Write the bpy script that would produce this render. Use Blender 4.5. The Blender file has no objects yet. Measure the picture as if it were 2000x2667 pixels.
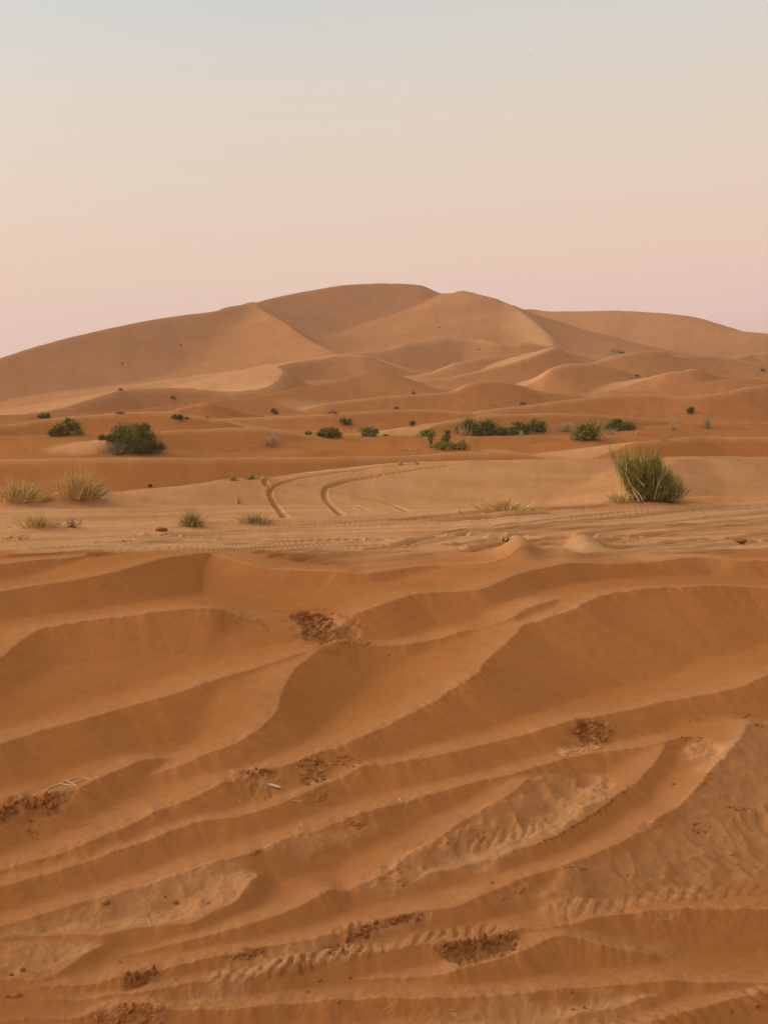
import bpy, math, random
import numpy as np

random.seed(7)
R8 = np.random.default_rng(7)
SC = bpy.context.scene
COL = SC.collection

# ------------------------------------------------------------------ survey frame
# Photo survey: pixel (px,py) of the 2000x2667 picture -> bearing / elevation from the eye.
F = 3200.0          # focal length in photo pixels
CX, HY = 1000.0, 1060.0   # principal column, horizon row
EYE = 2.0           # eye height in world z (ground near the feet is about 0)

# ------------------------------------------------------------------ noise
def _hash(ix, iy, seed):
    h = (ix.astype(np.int64) * 374761393 + iy.astype(np.int64) * 668265263 + seed * 982451653) & 0xFFFFFFFF
    h = ((h ^ (h >> 13)) * 1274126177) & 0xFFFFFFFF
    h = h ^ (h >> 16)
    return (h & 0xFFFF).astype(np.float32) / 65535.0

def vnoise(x, y, seed=0):
    ix = np.floor(x); iy = np.floor(y)
    fx = (x - ix).astype(np.float32); fy = (y - iy).astype(np.float32)
    fx = fx * fx * fx * (fx * (fx * 6 - 15) + 10); fy = fy * fy * fy * (fy * (fy * 6 - 15) + 10)
    a = _hash(ix, iy, seed); b = _hash(ix + 1, iy, seed)
    c = _hash(ix, iy + 1, seed); d = _hash(ix + 1, iy + 1, seed)
    return (a + (b - a) * fx + (c - a) * fy + (a - b - c + d) * fx * fy) * 2 - 1

def fbm(x, y, seed=0, octv=4, gain=0.5):
    s = 0; a = 1.0; t = 0
    for o in range(octv):
        s = s + a * vnoise(x * (2.03 ** o) + 17.3 * o, y * (2.03 ** o) - 9.1 * o, seed + o * 31)
        t += a; a *= gain
    return s / t

# ------------------------------------------------------------------ terrain grid
def geo(a, b, n): return list(np.geomspace(a, b, n, endpoint=False))
DR = np.array(geo(2.0, 7.4, 50) + geo(7.4, 20, 1200) + geo(20, 80, 430) + geo(80, 300, 480) + geo(300, 1300, 760) + geo(1300, 3000, 25), dtype=np.float64)
UC = np.concatenate([-np.geomspace(0.9, 0.335, 45, endpoint=False), np.linspace(-0.335, 0.335, 821), np.geomspace(0.335, 0.9, 46)[1:]])
NR, NC = len(DR), len(UC)
D = np.repeat(DR[:, None], NC, 1).astype(np.float32)
X = (DR[:, None] * UC[None, :]).astype(np.float32)

_bd = np.array([0.5, 5.0, 6.5, 8.0, 9.0, 10.5, 12, 14, 16, 18, 24, 34, 45, 65, 110, 180, 260, 350, 430, 500, 560, 650, 750, 900, 1300, 3000.])
_bz = np.array([-4.95, -4.90, -4.80, -4.62, -4.46, -4.18, -3.85, -3.40, -2.93, -2.55, -2.85, -3.08, -3.5, -5.4, -4.9, -4.8, -4.0, -2.0, 2, 8, 12, 20, 27, 30, 10, -10.])
_ld = np.linspace(math.log(.5), math.log(3000), 900)
_lz = np.interp(np.exp(_ld), _bd, _bz)
_k = np.hanning(41); _k /= _k.sum()
_lz = np.convolve(np.pad(_lz, 20, mode='edge'), _k, mode='valid')
def zb(d): return np.interp(np.log(d), _ld, _lz)
def hsc(d): return 0.26 * (np.minimum(d, 16) / 14.0) ** 1.7      # height of the small dunes at range d

def solve(px, py, m):
    """range at which the sight line of a surveyed point meets base + m*hsc"""
    ds = np.geomspace(2.2, 100, 3000)
    g = zb(ds) + m * hsc(ds) - (HY - py) / F * ds
    i = np.argmax(g > 0)
    return float(ds[i]) if g[i] > 0 else 100.0

def densify(P, n=6):
    """Catmull-Rom through the surveyed points"""
    P = np.array(P, float); Q = []
    for i in range(len(P) - 1):
        p0 = P[max(i - 1, 0)]; p1 = P[i]; p2 = P[i + 1]; p3 = P[min(i + 2, len(P) - 1)]
        for t in np.linspace(0, 1, n, endpoint=False):
            Q.append(.5 * (2 * p1 + (p2 - p0) * t + (2 * p0 - 5 * p1 + 4 * p2 - p3) * t * t + (3 * p1 - p0 - 3 * p2 + p3) * t ** 3))
    Q.append(P[-1]); return np.array(Q)

H = (zb(D) - 1.0 * hsc(D) * np.clip((20 - D) / 2.5, 0, 1)).astype(np.float32)
_lf = np.clip((CX + F * X / D - 250) / 600, 0, 1); _lf = _lf * _lf * (3 - 2 * _lf)
H = np.where(D > 300, np.minimum(H, -3) * (1 - _lf) + H * _lf, H).astype(np.float32)
PALE = np.zeros_like(H)
def ss(a, b, x):
    t = np.clip((x - a) / (b - a), 0, 1); return t * t * (3 - 2 * t)

def rows(d0, d1):
    return np.searchsorted(DR, d0), np.searchsorted(DR, d1)

def softdist(xs, ys, Q, extra, L):
    """distance to polyline Q with height and side blended over all nearby segments (no seams on concave sides)"""
    best = np.full(xs.shape, 1e12, np.float32)
    ws = np.zeros(xs.shape, np.float32); sg = np.zeros(xs.shape, np.float32); ex = np.zeros(xs.shape, np.float32)
    for i in range(len(Q) - 1):
        ax, ay = Q[i]; bx, by = Q[i + 1]
        dx, dy = bx - ax, by - ay; l2 = dx * dx + dy * dy
        if l2 < 1e-12: continue
        px_, py_ = xs - np.float32(ax), ys - np.float32(ay)
        t = np.clip(px_ * np.float32(dx / l2) + py_ * np.float32(dy / l2), 0, 1)
        px_ -= t * np.float32(dx); py_ -= t * np.float32(dy)
        d2 = px_ * px_ + py_ * py_
        w = (d2 * np.float32(1 / (L * L)) + np.float32(1e-3)); w = 1 / (w * w); w = w * w / np.sqrt(np.sqrt(w)) * np.float32(math.sqrt(l2))
        c = (np.float32(dy) * px_ - np.float32(dx) * py_) / np.float32(math.sqrt(l2))
        np.minimum(best, d2, out=best)
        ws += w; sg += w * c / np.sqrt(d2 + 1e-12); ex += w * (np.float32(extra[i]) + t * np.float32(extra[i + 1] - extra[i]))
    return np.sqrt(best), sg / ws, ex / ws

def polydist(xs, ys, Q, extra, full=False):
    """signed distance to polyline Q (N,2) (+ on its right hand) and interpolated extra (N,)"""
    best = np.full(xs.shape, 1e12, np.float32); sg = np.zeros(xs.shape, np.float32); ex = np.zeros(xs.shape, np.float32)
    for i in range(len(Q) - 1):
        ax, ay = Q[i]; bx, by = Q[i + 1]
        dx, dy = bx - ax, by - ay; l2 = dx * dx + dy * dy
        if l2 < 1e-12: continue
        t = ((xs - ax) * dx + (ys - ay) * dy) / l2
        np.clip(t, 0, 1, out=t)
        ex_, ey_ = xs - (ax + t * dx), ys - (ay + t * dy)
        d2 = ex_ * ex_ + ey_ * ey_
        c = dy * ex_ - dx * ey_
        m = d2 < best
        best[m] = d2[m]; sg[m] = (c / math.sqrt(l2))[m]
        ex[m] = (extra[i] + t * (extra[i + 1] - extra[i]))[m]
    q = np.sqrt(best)
    if full: return q, sg / np.maximum(q, 1e-6), ex
    return q * np.where(sg >= 0, 1, -1), ex

def smax(a, b, k):
    d = np.abs(a - b)
    return np.maximum(a, b) + k * np.log1p(np.exp(-np.minimum(d / k, 40)))

def ridge(W, a=.42, La=2.0, b=.10, Lb=4.0, r=.01, k=.012, reach=6.0, tail=.02, crest=0.0, camp=.26):
    """add one dune crest. W: (N,3) world x, range, z. a/La: lee slope and length, b/Lb: windward"""
    W = np.array(W, float)
    d0, d1 = W[:, 1].min() - reach, W[:, 1].max() + reach
    i0, i1 = rows(max(d0, .1), d1)
    if i1 <= i0: return
    u0 = max(((W[:, 0] - reach) / np.maximum(W[:, 1] - reach, 1.0)).min(), -.9) if W[:, 1].min() > reach * 1.5 else -.9
    u1 = min(((W[:, 0] + reach) / np.maximum(W[:, 1] - reach, 1.0)).max(), .9) if W[:, 1].min() > reach * 1.5 else .9
    if W[:, 1].min() > reach * 1.5:
        u0 = min(u0, ((W[:, 0] - reach) / (W[:, 1] + reach)).min()); u1 = max(u1, ((W[:, 0] + reach) / (W[:, 1] + reach)).max())
    j0, j1 = np.searchsorted(UC, u0), np.searchsorted(UC, u1)
    if j1 - j0 < 2: return
    q0, s, zc = softdist(X[i0:i1, j0:j1], D[i0:i1, j0:j1], W[:, :2], W[:, 2], reach / 20)
    q = np.sqrt(q0 * q0 + r * r) - r
    lee = np.clip(s * .6 + .5, 0, 1); lee = lee * lee * (3 - 2 * lee)
    z = zc - lee * a * La * (1 - np.exp(-q / La)) - (1 - lee) * b * Lb * (1 - np.exp(-q / Lb)) - tail * q
    e = np.clip(q / reach - .5, 0, 1); z = z - 1.0 * reach * e * e
    if crest:       # light painted into the colour: windward side of a crest paler, lee face not
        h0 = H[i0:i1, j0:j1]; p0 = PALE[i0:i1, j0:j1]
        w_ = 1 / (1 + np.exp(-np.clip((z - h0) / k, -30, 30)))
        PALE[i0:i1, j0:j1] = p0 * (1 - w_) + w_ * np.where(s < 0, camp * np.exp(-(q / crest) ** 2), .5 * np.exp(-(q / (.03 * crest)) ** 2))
    if crest and W[:, 1].mean() < 16:      # crumbly lip
        xx, yy = X[i0:i1, j0:j1], D[i0:i1, j0:j1]
        z = z + .022 * np.exp(-(q0 / .16) ** 2) * fbm(xx * 5, yy * 5, 91, 4, .65) * ss(.0, .5, vnoise(xx * .8, yy * .8, 92) + .25)
    H[i0:i1, j0:j1] = smax(H[i0:i1, j0:j1], z.astype(np.float32), k)

def near(P, mul=1.0, a=.37, la=18.0, bf=.5, lb=20.0, r=.012, n=5):
    """near crest from surveyed (px,py[,m])"""
    P = [(p[0], p[1], (p[2] if len(p) > 2 else 1.0) * mul) for p in P]
    Q = densify(P, n)
    W = []
    for px, py, m in Q:
        d = solve(px, py, m)
        W.append(((px - CX) / F * d, d, (HY - py) / F * d))
    W = np.array(W)
    dm = float(np.median(W[:, 1])); h = float(hsc(dm))
    # the wind never leaves a line straight: small wobbles along the crest
    t_ = np.arange(len(W)) * 1.0
    W[:, 1] += .16 * h * fbm(t_ * .22 + 13.7 * W[0, 0], t_ * 0 + dm, 77, 3)
    W[:, 2] += .05 * h * fbm(t_ * .2 + 3.1 * W[0, 0], t_ * 0 + dm, 78, 2)
    a = a * (1.12 + .75 * max(0, min(1, (13 - dm) / 4)))
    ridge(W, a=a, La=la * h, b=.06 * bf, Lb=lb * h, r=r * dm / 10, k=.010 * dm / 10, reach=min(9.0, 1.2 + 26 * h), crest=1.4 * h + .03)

def far(P, a=.35, La=20, b=.12, Lb=60, r=.3, k=None, reach=None, n=4, crest=0, camp=.75):
    """distant crest from surveyed (px,py,range)"""
    Q = densify(P, n)
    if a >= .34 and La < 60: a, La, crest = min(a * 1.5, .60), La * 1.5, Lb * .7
    W = np.array([((px - CX) / F * d, d, (HY - py) / F * d) for px, py, d in Q])
    dm = float(np.median(W[:, 1]))
    if k is None: k = .0006 * dm
    r = max(r, .0026 * dm)
    if reach is None: reach = max(8 * La, 3 * Lb)
    ridge(W, a=a, La=La, b=b, Lb=Lb, r=r, k=k, reach=reach, tail=.09, crest=crest, camp=camp)

# ------------------------------------------------------------------ great dune and its foothills (ranges in metres)
far([(-900, 1090, 640), (-500, 1050, 660), (-200, 985, 690), (0, 934, 720), (121, 896, 750), (205, 874, 770), (338, 845, 810), (458, 824, 850), (567, 810, 885), (603, 798, 900), (657, 792, 925), (723, 774, 960), (814, 757, 1000), (904, 743, 1030), (1000, 739, 1050), (1078, 742, 1055), (1108, 748, 1058), (1148, 766, 1060)], a=.42, La=165, b=.35, Lb=200, r=6, k=.5, reach=800, n=10)
far([(1148, 766, 1060), (1187, 763, 1000), (1205, 758, 960), (1241, 766, 940), (1289, 778, 925), (1332, 798, 910)], a=.32, La=170, b=.4, Lb=150, r=3, k=.5, reach=700)
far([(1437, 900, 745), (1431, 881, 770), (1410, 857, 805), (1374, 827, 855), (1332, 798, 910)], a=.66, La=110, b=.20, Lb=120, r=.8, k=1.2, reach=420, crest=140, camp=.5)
far([(1300, 815, 1290), (1374, 805, 1280), (1434, 810, 1260), (1512, 811, 1240), (1603, 809, 1220), (1693, 813, 1200), (1784, 822, 1170), (1844, 836, 1150), (1904, 854, 1130), (1946, 865, 1120), (2000, 869, 1110), (2300, 905, 1050), (2700, 960, 1000)], a=.50, La=150, b=.3, Lb=150, r=6, k=.5, reach=900)
# arete between the left flank and the bowl
far([(888, 924, 700), (838, 902, 735), (784, 872, 780), (741, 839, 830), (693, 815, 880), (657, 792, 925)], a=.62, La=95, b=.27, Lb=220, r=1.5, k=2.0, reach=420)
# bowl floor and its shelves
far([(886, 922, 640), (940, 916, 650), (1000, 911, 660), (1078, 892, 680), (1163, 881, 700), (1229, 882, 700), (1289, 892, 690), (1325, 896, 690), (1374, 893, 690), (1430, 902, 690)], a=.34, La=40, b=.10, Lb=150, r=1, reach=300)
far([(720, 953, 560), (800, 938, 580), (886, 924, 590), (950, 925, 590)], a=.40, La=30, b=.14, Lb=90, r=1.5, reach=220)
far([(1060, 980, 560), (1120, 971, 560), (1181, 947, 565), (1241, 935, 570), (1313, 924, 575), (1368, 921, 580)], a=.42, La=25, b=.10, Lb=90, r=.6, reach=200)
far([(1066, 989, 520), (1151, 986, 520), (1241, 968, 525), (1332, 944, 530), (1410, 920, 540), (1445, 905, 560)], a=.36, La=30, b=.10, Lb=60, r=.8, reach=200)
far([(1365, 1004, 470), (1404, 985, 470), (1434, 962, 470), (1482, 948, 475), (1542, 947, 480), (1603, 959, 485), (1690, 985, 490)], a=.42, La=22, b=.10, Lb=70, r=.6, reach=160)
far([(1540, 946, 560), (1603, 926, 565), (1663, 916, 570), (1717, 914, 575), (1753, 926, 580), (1856, 928, 590), (1904, 932, 590), (1960, 945, 590)], a=.38, La=28, b=.10, Lb=80, r=.8, reach=180)
far([(1735, 972, 455), (1784, 965, 455), (1814, 960, 460), (1856, 974, 465), (1930, 986, 470)], a=.46, La=18, b=.10, Lb=50, r=.5, reach=120)
far([(1905, 934, 660), (1964, 920, 670), (2000, 918, 670), (2200, 905, 680)], a=.40, La=26, b=.10, Lb=80, r=.8, reach=180)
far([(1600, 1022, 400), (1741, 1007, 405), (1844, 992, 410), (1934, 986, 415), (2000, 985, 420), (2300, 960, 430)], a=.20, La=50, b=.08, Lb=60, r=.8, reach=150)
far([(850, 1050, 355), (1000, 1032, 360), (1090, 1026, 362), (1180, 1018, 364), (1217, 1001, 366), (1253, 994, 368), (1313, 994, 370), (1356, 1004, 372), (1410, 1019, 374), (1500, 1027, 376)], a=.40, La=14, b=.10, Lb=50, r=.5, reach=110)
# barchan with the bright back
far([(330, 1013, 430), (458, 1010, 440), (603, 1019, 445), (681, 1010, 452), (717, 995, 462), (735, 971, 485), (727, 957, 505), (705, 948, 525)], a=.52, La=22, b=.13, Lb=120, r=.5, reach=200)
far([(60, 1082, 350), (163, 1062, 370), (241, 1038, 395), (313, 1016, 425)], a=.40, La=22, b=.05, Lb=100, r=.8, reach=160)
far([(-300, 1086, 280), (0, 1081, 290), (151, 1077, 300), (338, 1068, 310), (452, 1056, 325), (542, 1047, 340), (663, 1035, 360), (784, 1010, 385), (886, 989, 410), (950, 974, 420), (1000, 967, 428), (1040, 978, 432), (1090, 995, 436), (1130, 1010, 440)], a=.24, La=34, b=.12, Lb=60, r=.6, reach=150)
far([(440, 1072, 262), (510, 1053, 264), (542, 1048, 265), (579, 1056, 267), (615, 1066, 270), (670, 1079, 272)], a=.36, La=9, b=.20, Lb=25, r=.5, reach=60)
far([(1250, 1070, 290), (1289, 1065, 290), (1362, 1056, 292), (1452, 1044, 295), (1542, 1034, 298), (1633, 1027, 300), (1723, 1027, 300), (1814, 1030, 298), (1904, 1019, 300), (2000, 1001, 305), (2400, 950, 320)], a=.40, La=15, b=.10, Lb=60, r=.5, reach=110)
far([(540, 1090, 228), (640, 1088, 230), (780, 1083, 232), (900, 1076, 235), (1000, 1068, 238), (1120, 1067, 240), (1181, 1071, 240), (1241, 1077, 240)], a=.36, La=5, b=.06, Lb=40, r=.3, reach=50)
far([(1150, 1100, 200), (1223, 1087, 205), (1301, 1079, 208), (1422, 1077, 210), (1542, 1080, 212), (1663, 1087, 214), (1753, 1095, 216)], a=.36, La=9, b=.08, Lb=40, r=.3, reach=60)
far([(1700, 1108, 200), (1850, 1105, 202), (2000, 1102, 204), (2300, 1095, 208)], a=.25, La=4, b=.05, Lb=30, r=.3, reach=40)
far([(-400, 1130, 170), (0, 1107, 180), (120, 1092, 184), (271, 1077, 188), (392, 1072, 190), (458, 1073, 190), (500, 1081, 190), (560, 1091, 190)], a=.34, La=11, b=.08, Lb=40, r=.3, reach=70)
far([(-400, 1138, 128), (0, 1134, 130), (127, 1133, 131), (265, 1124, 133), (340, 1126, 134)], a=.10, La=10, b=.06, Lb=30, r=.4, reach=40)
far([(350, 1134, 125), (392, 1125, 127), (542, 1117, 130), (663, 1115, 131), (753, 1126, 132), (850, 1140, 133)], a=.36, La=6, b=.08, Lb=25, r=.3, reach=45)
far([(780, 1142, 132), (900, 1141, 133), (1060, 1140, 134), (1250, 1137, 136), (1400, 1134, 138)], a=.16, La=6, b=.06, Lb=25, r=.4, reach=35)
far([(1300, 1165, 112), (1450, 1150, 114), (1550, 1143, 115), (1640, 1128, 117), (1800, 1122, 120), (2000, 1122, 120), (2300, 1120, 120)], a=.10, La=9, b=.06, Lb=25, r=.4, reach=40)
far([(1660, 1150, 100), (1780, 1140, 102), (1850, 1138, 103), (2000, 1138, 103), (2300, 1130, 104)], a=.34, La=5.5, b=.06, Lb=25, r=.25, reach=35)
far([(800, 1176, 98), (900, 1170, 100), (1100, 1171, 100), (1200, 1172, 100), (1300, 1172, 100)], a=.06, La=6, b=.05, Lb=20, r=.4, reach=25)
# long dark face left of the middle distance
far([(-400, 1203, 74), (0, 1197, 74), (200, 1194, 74), (350, 1192, 74), (542, 1192, 75), (700, 1191, 76), (900, 1190, 77), (1060, 1186, 78), (1211, 1178, 79), (1300, 1178, 79), (1360, 1181, 79), (1430, 1196, 79)], a=.46, La=5.0, b=.03, Lb=20, r=.12, reach=28)
# smooth shelf that carries the curved wheel ruts
far([(-400, 1312, 41), (0, 1300, 42), (120, 1292, 43), (235, 1283, 44), (330, 1280, 45), (520, 1262, 48), (640, 1246, 50), (760, 1238, 51), (880, 1222, 53), (1000, 1210, 54), (1160, 1201, 55), (1400, 1197, 56), (1590, 1195, 57), (1690, 1191, 57), (1800, 1189, 57)], a=.085, La=30, b=.12, Lb=10, r=1.2, reach=24)
far([(1610, 1330, 44), (1660, 1260, 48), (1720, 1215, 52), (1780, 1195, 55), (1860, 1189, 57), (2000, 1189, 58), (2300, 1180, 60)], a=.26, La=9, b=.07, Lb=14, r=.5, reach=24)
# bank of the sandy track
far([(-300, 1382, 29), (0, 1372, 30), (150, 1374, 30), (350, 1373, 30.5), (600, 1354, 32), (860, 1340, 33.5), (1060, 1331, 34.5), (1300, 1323, 35), (1600, 1309, 36.5), (1700, 1299, 37.5), (2000, 1290, 38), (2300, 1280, 39)], a=.012, La=14, b=.07, Lb=6, r=.3, k=.02, reach=14)

# ------------------------------------------------------------------ the near field of small dunes
near([(-400, 1500, .9), (-150, 1480, .9), (0, 1467, .9), (90, 1458, .9), (169, 1451, .9), (236, 1443, .9), (295, 1444, .8), (360, 1456, .5)])
near([(-400, 1620, .8), (0, 1540, .8), (110, 1521, .85), (211, 1507, .9), (295, 1491, .95), (375, 1467, 1), (430, 1453, 1), (506, 1442, 1), (557, 1441, .95), (599, 1451, .9), (675, 1474, .7), (777, 1484, .6), (861, 1488, .6), (920, 1492, .6), (970, 1490, .6), (1030, 1482, .65), (1114, 1472, .7), (1241, 1469, .75), (1300, 1461, .8), (1363, 1449, .9), (1427, 1438, 1), (1455, 1438, 1), (1490, 1448, .85), (1540, 1458, .6)])
near([(860, 1626, .55), (903, 1607, .7), (945, 1590, .8), (1009, 1569, .9), (1072, 1548, .95), (1135, 1538, 1), (1220, 1537, 1), (1262, 1527, 1), (1325, 1502, 1), (1384, 1481, 1), (1448, 1472, .95), (1511, 1467, .9), (1595, 1466, .85), (1680, 1462, .85), (1764, 1455, .9), (1827, 1451, .9), (1933, 1459, .85), (2000, 1459, .85), (2400, 1480, .8)])
near([(-400, 1950, .8), (-150, 1810, .9), (0, 1710, 1), (21, 1691, 1), (55, 1666, 1), (97, 1641, 1), (139, 1628, 1), (211, 1616, 1), (295, 1605, 1), (401, 1592, 1), (485, 1583, 1), (549, 1582, .95), (600, 1592, .75), (650, 1612, .5)])
near([(-400, 2070, .8), (-150, 1990, .9), (0, 1939, 1), (105, 1903, 1), (190, 1880, 1), (295, 1846, 1), (380, 1825, 1), (468, 1799, 1), (560, 1767, 1), (650, 1740, 1), (760, 1706, 1), (836, 1685, 1), (878, 1672, .95), (930, 1672, .8), (996, 1678, .7), (1072, 1674, .7), (1135, 1662, .75), (1199, 1645, .8), (1262, 1630, .85), (1325, 1607, .95), (1363, 1588, 1), (1405, 1570, 1), (1448, 1560, .95), (1490, 1560, .8)], a=.40)
near([(380, 2022, .4), (464, 1992, .7), (527, 1965, .85), (591, 1943, .95), (654, 1910, 1), (690, 1878, 1.05), (715, 1850, 1.1), (730, 1800, 1.1), (747, 1767, 1.1), (764, 1742, 1.1), (789, 1721, 1.05), (827, 1695, 1), (870, 1676, .9)], bf=.5)
near([(-300, 2370, .6), (0, 2264, .7), (63, 2243, .8), (148, 2222, .9), (211, 2197, 1), (253, 2180, 1), (316, 2154, 1), (380, 2125, 1), (422, 2104, 1), (498, 2078, 1), (540, 2057, 1), (591, 2034, 1), (633, 2021, 1), (713, 2000, 1), (777, 1979, 1), (831, 1958, 1), (878, 1943, 1), (945, 1914, 1), (1009, 1884, 1), (1072, 1851, 1), (1114, 1828, 1.05), (1177, 1791, 1.1), (1215, 1771, 1.15), (1241, 1748, 1.15), (1262, 1720, 1.15), (1300, 1686, 1.15), (1320, 1668, 1.15), (1342, 1645, 1.15), (1362, 1624, 1.1), (1405, 1614, 1.1), (1440, 1601, 1.1), (1490, 1584, 1.1), (1530, 1564, 1.1), (1595, 1543, 1.1), (1722, 1531, 1.1), (1806, 1526, 1.1), (1891, 1524, 1.05), (2000, 1528, 1), (2400, 1560, 1)], bf=.62)
near([(-300, 2230, .8), (-100, 2150, .9), (0, 2104, 1), (25, 2091, 1), (55, 2071, 1), (105, 2069, 1), (156, 2062, 1), (203, 2053, .95), (236, 2036, .9), (274, 2017, .85), (316, 2000, .8), (359, 1981, .75), (395, 1976, .6), (440, 1978, .4)])
near([(-300, 2400, .9), (0, 2308, .95), (84, 2285, .95), (148, 2268, .95), (211, 2244, .95), (295, 2217, .95), (380, 2192, .95), (443, 2163, .95), (527, 2138, .95), (612, 2125, .9), (713, 2095, .9), (790, 2065, .9), (848, 2036, .9), (903, 2015, .9), (954, 1996, .9), (1030, 1984, .9), (1114, 1969, .95), (1199, 1952, 1), (1283, 1931, 1), (1363, 1912, 1), (1427, 1893, 1), (1480, 1876, 1), (1560, 1862, 1), (1650, 1842, 1), (1743, 1821, 1), (1827, 1806, 1), (1933, 1785, 1.05), (2000, 1754, 1.1), (2300, 1660, 1.1)])
near([(-300, 2490, .8), (0, 2409, .9), (127, 2373, .9), (211, 2348, .9), (295, 2325, .9), (359, 2310, .9), (422, 2291, .95), (485, 2268, 1), (549, 2247, 1), (633, 2225, 1), (713, 2194, 1), (777, 2171, 1), (840, 2150, 1), (903, 2129, 1), (966, 2112, 1), (1051, 2087, 1), (1135, 2062, 1), (1241, 2032, 1), (1300, 2021, 1), (1363, 2005, 1), (1427, 1988, 1), (1469, 1973, 1), (1532, 1962, 1), (1595, 1952, 1), (1659, 1946, 1), (1705, 1937, 1), (1745, 1926, .95), (1800, 1920, .8), (1880, 1930, .6)])
# trampled strip: upper and lower edge
near([(870, 2338, .55), (903, 2320, .7), (988, 2272, .95), (1030, 2247, 1), (1072, 2218, 1), (1135, 2184, 1), (1199, 2137, 1), (1283, 2091, 1.05), (1342, 2053, 1.1), (1372, 2030, 1.1), (1400, 2032, .9)], la=7)
near([(1060, 2310, .5), (1114, 2282, .7), (1180, 2262, .8), (1241, 2243, .9), (1300, 2232, .95), (1342, 2211, 1), (1401, 2192, 1), (1460, 2163, 1), (1511, 2133, 1), (1570, 2095, 1.05), (1625, 2053, 1.1), (1650, 2038, 1.1), (1671, 2015, 1.1), (1705, 1977, 1.1), (1728, 1940, 1)], bf=.8)
# left trampled lobe
near([(60, 2440, .6), (139, 2434, .8), (203, 2434, .85), (270, 2432, .9), (338, 2420, .9), (422, 2406, .95), (498, 2401, 1), (549, 2373, 1), (608, 2346, 1.05), (633, 2318, 1.1), (655, 2292, 1.1), (668, 2278, 1.1)], bf=.85)
near([(-300, 2560, .7), (0, 2552, .8), (84, 2555, .8), (127, 2542, .85), (169, 2517, .9), (211, 2491, .9), (253, 2466, .8), (290, 2450, .5)], bf=.85)
near([(300, 2500, .4), (380, 2478, .6), (460, 2455, .8), (549, 2428, .95), (612, 2413, 1), (700, 2384, 1.05), (777, 2356, 1.1), (831, 2329, 1.15), (861, 2313, 1.15), (885, 2318, .9), (930, 2330, .5)])
# long crest from the right hand peak down to the tyre track
near([(-300, 2620, .7), (0, 2588, .8), (127, 2569, .85), (211, 2561, .9), (274, 2550, .95), (312, 2538, 1), (359, 2529, 1), (414, 2521, 1), (485, 2508, 1), (540, 2491, 1), (582, 2483, 1), (650, 2471, 1), (755, 2453, 1), (840, 2434, 1), (920, 2415, 1), (971, 2398, 1), (1021, 2386, 1), (1089, 2373, 1), (1165, 2363, .95), (1232, 2336, 1), (1283, 2317, 1), (1340, 2294, 1), (1384, 2276, 1), (1460, 2254, 1), (1553, 2218, 1), (1621, 2184, 1.05), (1680, 2150, 1.1), (1722, 2121, 1.1), (1768, 2095, 1.1), (1802, 2062, 1.15), (1848, 2007, 1.2), (1899, 1960, 1.25), (1933, 1900, 1.3), (1950, 1880, 1.3), (1990, 1886, 1.1), (2080, 1900, 1), (2300, 1930, 1)], la=8, bf=.55)
near([(-300, 2640, .7), (0, 2622, .7), (200, 2602, .75), (295, 2588, .85), (380, 2578, .9), (464, 2563, .9), (549, 2552, .95), (633, 2544, .95), (713, 2529, 1), (789, 2508, 1), (861, 2493, 1), (945, 2479, 1), (1009, 2470, 1), (1093, 2457, 1), (1150, 2451, 1), (1199, 2447, 1), (1283, 2438, 1), (1340, 2418, 1), (1393, 2415, 1), (1439, 2411, 1), (1490, 2403, 1), (1536, 2390, 1), (1595, 2379, 1), (1680, 2371, 1), (1764, 2368, 1), (1848, 2365, 1), (2000, 2365, 1), (2300, 2350, 1)], bf=.85)
near([(930, 2550, .4), (1009, 2542, .6), (1072, 2538, .7), (1156, 2530, .9), (1199, 2519, 1), (1262, 2504, 1.05), (1325, 2487, 1.1), (1363, 2472, 1.15), (1410, 2449, 1.2), (1460, 2434, 1.25), (1511, 2441, 1.15), (1574, 2457, 1), (1638, 2470, .85), (1692, 2485, .6)], bf=.8)
near([(-300, 2690, .8), (25, 2658, .9), (76, 2649, .9), (169, 2649, .9), (211, 2643, .9), (270, 2630, .95), (321, 2614, 1), (380, 2610, 1), (430, 2624, .9), (480, 2629, .85), (549, 2626, .85), (633, 2624, .9), (755, 2609, .9), (861, 2601, .95), (988, 2595, .95), (1114, 2593, 1), (1241, 2590, 1), (1350, 2584, 1), (1427, 2576, 1), (1553, 2565, 1), (1659, 2556, 1.1), (1743, 2550, 1.15), (1827, 2553, 1.1), (2000, 2563, 1), (2300, 2580, .9)], bf=.85)
near([(1469, 2647, .7), (1574, 2626, .85), (1680, 2597, .9), (1730, 2590, .7)], bf=.85)
near([(1500, 2710, .8), (1659, 2667, .9), (1722, 2647, .95), (1806, 2626, 1), (1891, 2605, 1), (1996, 2582, 1.05), (2200, 2535, 1.1)], bf=.85)
near([(-200, 2700, .8), (300, 2720, .8), (800, 2700, .8), (1200, 2690, .8), (1500, 2700, .8)], bf=.85)

# ------------------------------------------------------------------ helpers on the finished relief
PXN = np.repeat((CX + F * UC)[None, :], NR, 0).astype(np.float32)
def hit(px, py):
    """first point of the relief met by the sight line of a surveyed point: x, range, z (eye-relative)"""
    fu = np.interp((px - CX) / F, UC, np.arange(NC)); j = int(min(fu, NC - 2)); w = fu - j
    col = (H[:, j] * (1 - w) + H[:, j + 1] * w) / DR
    t = (HY - py) / F
    ok = col >= t
    i = int(np.argmax(ok))
    if not ok[i]: i = NR - 1
    if i > 0:
        c0, c1 = col[i - 1], col[i]
        f = (t - c0) / (c1 - c0) if c1 != c0 else 0
        d = DR[i - 1] + (DR[i] - DR[i - 1]) * min(max(f, 0), 1)
    else: d = DR[0]
    return (px - CX) / F * d, float(d), float(t * d)

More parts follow.
